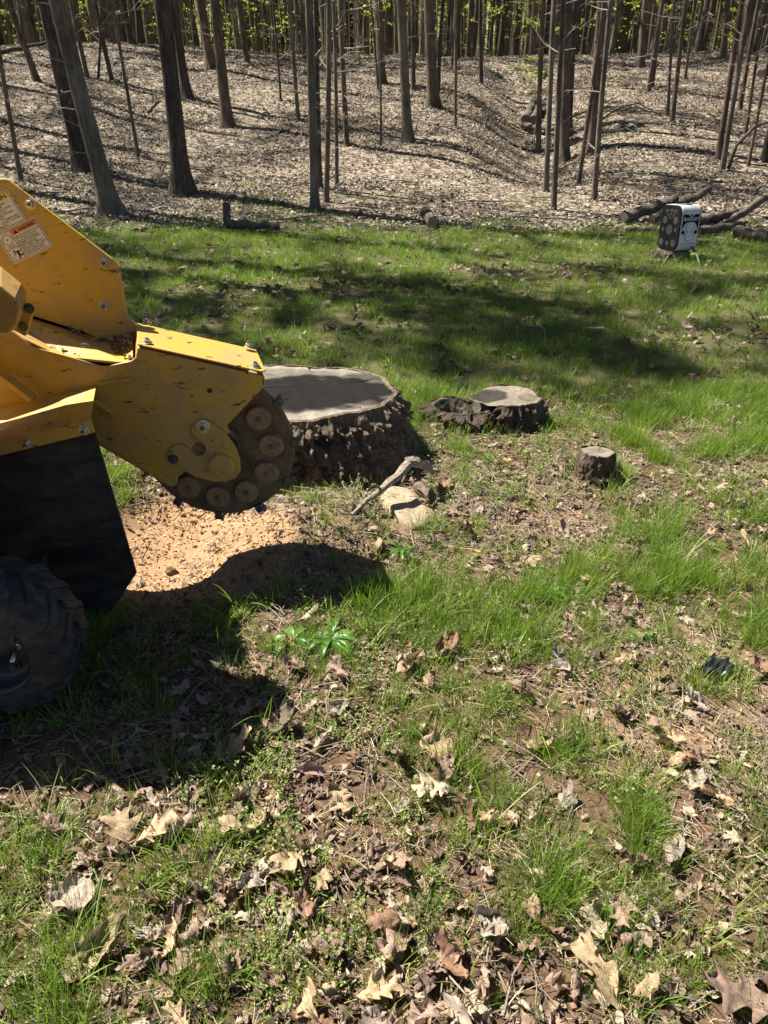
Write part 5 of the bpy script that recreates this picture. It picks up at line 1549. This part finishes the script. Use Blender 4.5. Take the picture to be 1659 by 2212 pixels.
for i in range(8):
    rr = random.Random(1600 + i)
    HILL.append(leaf_mesh('leaf', M['hill_leaf'], rr.uniform(.10, .14), rr.uniform(.035, .05), (0, 3)[i % 2], .4, rr.uniform(-1.3, 1.3), rr.uniform(-.6, .6), .008, False, 6, i, False))
def rot_leaf(n, t=.45): return np.stack([rng.normal(0, t, n), rng.normal(0, t, n), rng.uniform(0, 6.283, n)], 1)
Xs, Ys, Ss, Is = [], [], [], []
X, Y = sample(14000, -2.8, 2.8, .35, 4.6, lambda x, y: l_density(x, y) * .5, WEDGE); n = len(X); put(X, Y, rng.uniform(.28, .66, n), rng.integers(0, 22, n))
X, Y = sample(44000, -2.8, 2.8, .35, 4.6, lambda x, y: (l_density(x, y) + .25) * .5, WEDGE); n = len(X); put(X, Y, rng.uniform(.12, .34, n), rng.integers(0, 22, n))
X, Y = sample(15000, -8, 8, 4.2, 12, lambda x, y: (l_density(x, y) + .06) * .45, WEDGE); n = len(X); put(X, Y, rng.uniform(.5, 1.05, n), rng.integers(0, 22, n))
X, Y = np.concatenate(Xs), np.concatenate(Ys)
scatter('leaf_litter', LEAVES, X, Y, rot_leaf(len(X)), np.concatenate(Ss), np.concatenate(Is), 'broken brown leaf litter strewn over the yard', 'leaf litter', np.where(Y > 4.2, .02, .006))
X, Y = sample(330000, -24, 24, 11.3, 36, lambda x, y: z_hill(x, y) * (.25 + .75 * sstep(.38, .55, fbm(x * .9, y * .9, 161, 4))), (.60, 2)); n = len(X)
scatter('hill_leaf_litter', HILL, X, Y, rot_leaf(n, .30), rng.uniform(.25, .72, n), rng.integers(0, 8, n), 'thick carpet of tan leaves covering the wooded slope', 'leaf litter', .01)

# wood chips in the cut, soil clods
def chip_mesh(seed, mat, s=.012, flat=.35):
    rr = random.Random(seed); mb = MB()
    V = [(rr.uniform(.6, 1) * x * s, rr.uniform(.3, .7) * y * s, rr.uniform(.6, 1) * z * s * flat) for x in (-1, 1) for y in (-1, 1) for z in (-1, 1)]
    mb.add(V, [(0, 1, 3, 2), (4, 6, 7, 5), (0, 4, 5, 1), (2, 3, 7, 6), (0, 2, 6, 4), (1, 5, 7, 3)])
    return mesh_from('chip', mb.V, mb.F, mat)
CHIPS = [chip_mesh(1700 + i, M[('chip', 'chip_pale', 'chip_dark')[i % 3]], .0075, .3) for i in range(9)]
X, Y = sample(34000, -1.9, 1.6, 1.2, 3.8, lambda x, y: .75 * z_pit(x, y) + .12 * z_clay(x, y)); k = allowed(X, Y); X, Y = X[k], Y[k]; n = len(X)
scatter('wood_chips', CHIPS, X, Y, rot_leaf(n, .6), rng.uniform(.2, 1.2, n) ** 1.6, rng.integers(0, 9, n), 'fresh orange wood chips and sawdust blown out of the cut', 'wood chips', .002)
CLODS = [chip_mesh(1750 + i, M['clod'], .009, .8) for i in range(6)]
X, Y = sample(26000, -2.6, 2.6, .4, 4.4, lambda x, y: (.22 + .45 * z_clay(x, y)) * (1 - z_pit(x, y)), WEDGE); k = allowed(X, Y); X, Y = X[k], Y[k]; n = len(X)
scatter('soil_crumbs', CLODS, X, Y, rot_leaf(n, 1), rng.uniform(.25, 1.2, n), rng.integers(0, 6, n), 'crumbs of reddish brown soil between the plants', 'soil', .001)

# ------------------------------------------------------------------ fallen leaves one can pick out
def make_tint(key, c): return make_leafmat(key, [(0, tuple(x * .85 for x in c)), (1, tuple(min(1, x * 1.12) for x in c))], .65, .18, veins=True)
make_tint('leaf_tan', (.40, .29, .17)); make_tint('leaf_pink', (.30, .205, .15)); make_tint('leaf_rust', (.24, .135, .08)); make_tint('leaf_grey', (.34, .28, .22)); make_tint('leaf_cream', (.45, .38, .25)); make_tint('leaf_brown', (.17, .115, .085))
def own_leaf(px, py, L_, W, lob, curl, bend, mat, ang, label, tilt_=(0, 0), pointed=True, dz=.02, seed=0, depth=.6):
    me = leaf_mesh('fallen_leaf', M[mat], L_, W, lob, depth, curl, bend, .0055, pointed, 26, seed)
    o = bpy.data.objects.new('fallen_leaf', me); col.objects.link(o)
    p = at_ground(px, py, dz); o.location = p; o.rotation_euler = (tilt_[0], tilt_[1], R(ang)); tag(o, label, 'leaf', 'fallen leaves in the foreground')
OWN = [
 (268, 1800, .15, .075, 3, .25, -.12, 'leaf_tan', 35, 'large flat tan oak leaf with pointed lobes, lower left below the shadow', (.35, .1)),
 (345, 1795, .13, .06, 3, -.3, .2, 'leaf_tan', -60, 'tan lobed leaf lying just right of the large flat oak leaf', (.3, 0)),
 (120, 1790, .12, .05, 3, .5, .2, 'leaf_pink', 80, 'pinkish lobed leaf left of the large flat oak leaf', (.3, .2)),
 (205, 2050, .20, .045, 0, 1.6, .3, 'leaf_tan', -25, 'long rolled tan leaf standing slanted at the lower left', (.4, .5)),
 (160, 1955, .12, .06, 0, .7, .2, 'leaf_grey', 100, 'pale rounded leaf beside the long rolled leaf', (.2, 0)),
 (628, 1870, .14, .07, 3, .3, -.15, 'leaf_tan', 140, 'tan oak leaf with deep bays near the middle of the foreground', (.45, 0)),
 (655, 1960, .11, .045, 3, 1.1, .5, 'leaf_rust', 20, 'rusty crumpled leaf below the tan oak leaf with bays', (.2, .3)),
 (866, 1870, .12, .055, 2, .9, .3, 'leaf_pink', 185, 'pink-brown folded leaf hanging in the grass at the centre', (.5, .2)),
 (975, 2085, .12, .06, 2, -.8, .4, 'leaf_rust', 30, 'red-brown curled leaf at the lower centre', (.25, .2)),
 (850, 2060, .11, .05, 2, .4, .1, 'leaf_pink', 120, 'brown triangular leaf left of the red-brown curled leaf', (.3, 0)),
 (1290, 2110, .18, .065, 2, .3, -.1, 'leaf_tan', 25, 'big smooth orange-tan leaf at the bottom right', (.3, .1)),
 (1600, 2165, .20, .10, 3, .3, .2, 'leaf_pink', 75, 'very large pink-brown leaf in the bottom right corner', (.25, .1)),
 (1340, 1985, .13, .055, 4, .3, .1, 'leaf_pink', 160, 'brown lobed leaf under the two round green leaves', (.2, 0)),
 (935, 1720, .13, .06, 4, .2, -.1, 'leaf_cream', 110, 'cream white-oak leaf lying above the centre of the foreground', (.35, 0)),
 (960, 1395, .12, .05, 0, 1.5, .5, 'leaf_rust', -50, 'rust-brown rolled leaf in the grass right of the leafy green plant', (.2, .4)),
 (885, 1440, .16, .035, 0, 1.9, .1, 'leaf_tan', -50, 'long rolled tan leaf below the rust-brown rolled leaf', (.1, .2)),
 (660, 1335, .12, .03, 2, .5, .2, 'leaf_cream', -60, 'pale leaf caught on top of the leafy green plant', (.2, .3)),
 (640, 1440, .11, .05, 2, .9, .3, 'leaf_pink', 85, 'crumpled pinkish leaf just below the leafy green plant', (.3, 0)),
 (730, 1455, .11, .055, 2, -.7, .3, 'leaf_pink', 30, 'fan-folded brown leaf below the leafy green plant', (.3, 0)),
 (860, 1640, .12, .05, 2, .8, .3, 'leaf_brown', 170, 'dark brown leaf folded upright left of the broad pale leaf', (.6, 0)),
 (945, 1630, .13, .065, 0, .4, .1, 'leaf_tan', 75, 'broad pale tan leaf half under grass in the middle', (.35, 0)),
 (610, 1560, .14, .035, 0, 1.4, .1, 'leaf_brown', -25, 'long brown leaf at the edge of the machine shadow', (.3, .2)),
 (395, 1595, .12, .055, 3, .8, .4, 'leaf_rust', 60, 'curled rusty leaf just catching sun at the shadow edge', (.5, .2)),
 (505, 1630, .15, .06, 3, .5, .2, 'leaf_tan', -60, 'tan lobed leaf with a sunlit edge below the machine shadow', (.4, 0)),
 (1500, 1700, .10, .03, 0, .9, .1, 'leaf_grey', -35, 'pale grey oval leaf on the bare soil at the right', (.2, 0)),
 (1540, 1725, .12, .025, 0, 1.8, .0, 'leaf_tan', 60, 'rolled pale leaf beside the grey oval leaf on bare soil', (.1, 0)),
 (1450, 1850, .14, .03, 0, .9, .1, 'leaf_grey', 140, 'long pale grey leaf lying lower right of the grass patch', (.2, 0)),
 (1210, 1440, .11, .045, 3, -.6, .3, 'leaf_grey', 30, 'pale lobed leaf with raised arms right of the leafy plant', (.3, 0)),
 (1640, 1450, .11, .05, 0, .8, .2, 'leaf_rust', 100, 'orange-brown leaf at the right edge by the black scrap', (.2, 0)),
 (1130, 1325, .10, .045, 3, .7, .3, 'leaf_grey', 120, 'pinkish grey leaf at the right of the leafy plant, near the grass clump', (.4, 0)),
 (1280, 2005, .10, .05, 2, -.5, .3, 'leaf_cream', 10, 'cream leaf behind the round green leaves at the lower right', (.3, .2)),
 (1010, 1780, .10, .045, 2, 1.3, .5, 'leaf_rust', 0, 'tightly crinkled rust leaf beside the cream white-oak leaf', (.3, 0)),
]
for i, t in enumerate(OWN): own_leaf(t[0], t[1], t[2] * .84, t[3] * .78, *t[4:10], tilt_=t[10], seed=2000 + i, dz=.028)
LEAF_COLS = [('leaf_tan', 'tan'), ('leaf_pink', 'pinkish brown'), ('leaf_rust', 'rust-coloured'), ('leaf_grey', 'greyish'), ('leaf_brown', 'dark brown')]
FALLEN = {}
for j, (mk, w) in enumerate(LEAF_COLS):
    FALLEN[mk] = []
    for i in range(6):
        rr = random.Random(2100 + 10 * j + i); k = i % 6
        if k < 2: me = leaf_mesh('fallen_leaf', M[mk], .115, rr.uniform(.04, .055), rr.choice((3, 4)), rr.uniform(.35, .62), rr.uniform(.5, 1.7) * rr.choice((-1, 1)), rr.uniform(-.5, .7), .007, i % 2 == 0, 20, i + 70 + 9 * j)
        elif k == 2: me = leaf_mesh('fallen_leaf', M[mk], .11, .038, 5, .45, rr.uniform(.6, 1.5), .3, .005, False, 20, i + 70 + 9 * j)
        elif k == 3: me = leaf_mesh('fallen_leaf', M[mk], .11, .028, 0, 0, rr.uniform(1.2, 2.2), .2, .003, False, 12, i + 70 + 9 * j)
        else: me = leaf_mesh('fallen_leaf', M[mk], .09, .04, 2, .45, rr.uniform(-1.3, 1.3), rr.uniform(-.6, .7), .008, False, 14, i + 70 + 9 * j)
        FALLEN[mk].append(me)
rr = random.Random(31)
placed = 0; tries = 0
while placed < 265 and tries < 20000:
    tries += 1
    y = .72 + 2.7 * rr.random() ** 1.5; x = rr.uniform(-.56, .56) * y * 1.05 + rr.uniform(-.1, .1)
    if rr.random() > float(l_density(np.array([x]), np.array([y]))[0]) or not allowed(np.array([x]), np.array([y]))[0]: continue
    mk, w = rr.choices(LEAF_COLS, (2.6, 4, 1.4, 3, 2.4))[0]
    o = bpy.data.objects.new('fallen_leaf', rr.choice(FALLEN[mk])); col.objects.link(o)
    s = rr.uniform(.4, .9); o.scale = (s * rr.uniform(.75, 1.1), s, s * rr.uniform(.8, 1.4))
    o.location = (x, y, Hs(x, y) + rr.uniform(.006, .026)); o.rotation_euler = (rr.gauss(0, .4), rr.gauss(0, .4), rr.uniform(0, 6.28))
    side = 'left' if x < -.17 * y else ('right' if x > .17 * y else 'middle')
    zone = 'along the bottom edge' if y < 1.0 else ('in the lower foreground' if y < 1.4 else ('in the central foreground' if y < 2.0 else ('between machine shadow and stumps' if y < 2.7 else 'on the soil around the stumps')))
    size = 'small' if s < .65 else 'larger'
    lab = '%s %s dead leaf %s, %s part' % (size, w, zone, side)
    tag(o, lab, 'leaf', lab + ', scattered')
    placed += 1

# ------------------------------------------------------------------ single plants and small things
def broad_plant(px, py, label, nl=12, L0=.13, W=.022, seed=0, up_=.7, name='leafy_plant', s=1.0):
    rr = random.Random(seed)
    p0 = at_ground(px, py); root = empty(name, tuple(p0)); tag(root, label, 'plant')
    for k in range(nl):
        az = 6.28 * k / nl + rr.uniform(-.4, .4); L_ = L0 * rr.uniform(.6, 1.15) * s; el = up_ * rr.uniform(.4, 1.2); w = W * rr.uniform(.7, 1.2) * s
        d = Vector((math.cos(az), math.sin(az), 0)); q = Vector((-d.y, d.x, 0)); V, F = [], []
        x, z, a = 0, 0, el
        for i in range(8):
            t = i / 7; ww = w * math.sin(math.pi * min(1, .08 + t * .92)) ** .8 * .5
            c = p0 + d * x + Vector((0, 0, z + .005))
            V += [tuple(c + q * ww + Vector((0, 0, ww * .45))), tuple(c), tuple(c - q * ww + Vector((0, 0, ww * .45)))]
            x += math.cos(a) * L_ / 7; z += math.sin(a) * L_ / 7; a -= .26
        for i in range(7):
            for j in range(2):
                o_ = i * 3 + j; F.append((o_, o_ + 1, o_ + 4, o_ + 3))
        mobj('leaf_blade', V, F, M['broad_leaf'], root, smooth=True)
broad_plant(715, 1392, 'lush green plant with broad pointed leaves at the edge of the machine shadow', 16, .14, .026, 1)
broad_plant(632, 1385, 'green broad-bladed plant overlapping the lush plant on its left', 9, .13, .030, 2, .5)
broad_plant(790, 1320, 'dark blue-green drooping weed above the lush plant', 9, .10, .018, 3, .35)
broad_plant(1185, 1290, 'green leafy weed in the grass clump right of the drooping weed', 11, .11, .02, 4, .9)
broad_plant(1385, 1385, 'small broadleaf weed by the bare soil at the right', 6, .07, .024, 5, .6)
broad_plant(790, 1275, 'upright green weed beside the shadow corner of the machine', 7, .11, .018, 6, 1.1)
broad_plant(870, 1195, 'grassy weed clump near the sawn root slab', 9, .13, .014, 7, 1.0)
p = at_ground(1325, 1985, .03); root = empty('seedling', tuple(p)); tag(root, 'green seedling with two round leaves at the lower right', 'plant')
for dx, dy, s, tz_ in ((-.012, .02, .017, .3), (.018, -.012, .019, -.2)):
    V = [(p.x + dx, p.y + dy, p.z)] + [(p.x + dx + s * math.cos(a), p.y + dy + s * math.sin(a), p.z + .006 * math.cos(2 * a) + tz_ * .02 * math.sin(a)) for a in [6.283 * k / 14 for k in range(14)]]
    mobj('leaf_blade', V, [(0, 1 + k, 1 + (k + 1) % 14) for k in range(14)], M['broad_leaf'], root, smooth=True)
# crumpled black plastic
p = at_ground(1545, 1452, .02); rr = random.Random(8)
V, F = [], []
for i in range(9):
    for j in range(6):
        u, w = i / 8 - .5, j / 5 - .5
        V.append((p.x + u * .11 + rr.gauss(0, .003), p.y + w * .05 + u * .03, p.z + .02 * math.sin(u * 9 + w * 5) + rr.gauss(0, .006) + .012))
for i in range(8):
    for j in range(5):
        a = i * 6 + j; F.append((a, a + 1, a + 7, a + 6))
o = mobj('plastic_scrap', V, F, M['plastic_scrap'], None); tag(o, 'crumpled black plastic scrap on the bare soil at the right', 'scrap')
m_ = o.modifiers.new('t', 'SOLIDIFY'); m_.thickness = .0012
# stones and chunks of wood
def chunk(px, py, s, mat, name, label, seed, cat, dz=0):
    bm = bmesh.new(); bmesh.ops.create_icosphere(bm, subdivisions=3, radius=1)
    rr = np.random.default_rng(seed); ph = rr.uniform(0, 6, 6)
    for v in bm.verts:
        c = v.co; k = 1 + .18 * math.sin(3 * c.x + ph[0]) + .16 * math.sin(4 * c.y + ph[1]) + .12 * math.sin(7 * c.z + ph[2] + 3 * c.x)
        v.co = Vector((c.x * s[0], c.y * s[1], c.z * s[2])) * k
    p = at_ground(px, py, dz)
    o = bmobj(name, bm, M[mat], None, smooth=True); o.location = p; o.rotation_euler = (0, 0, seed); tag(o, label, cat)
chunk(372, 1238, (.028, .022, .02), 'debris', 'stone', 'dark lump lying at the lip of the sawdust pit', 3, 'stone', .012)
chunk(1435, 1590, (.022, .016, .012), 'chip', 'clay_lump', 'orange clay lump on the bare soil at the right', 4, 'clay', .008)
chunk(1060, 1880, (.012, .01, .01), 'debris', 'stone', 'small dark stone in the foreground grass', 5, 'stone', .01)
b0, b1 = at_ground(1265, 712, .02), at_ground(1300, 712, .02)
mb = MB(); mb.box((b0 + b1) / 2, (b1 - b0).length * 1.1, .05, .03); o = mb.obj('wood_offcut', M['chip'], None, bevel=.003); tag(o, 'small pale board offcut lying on the mid lawn', 'board')
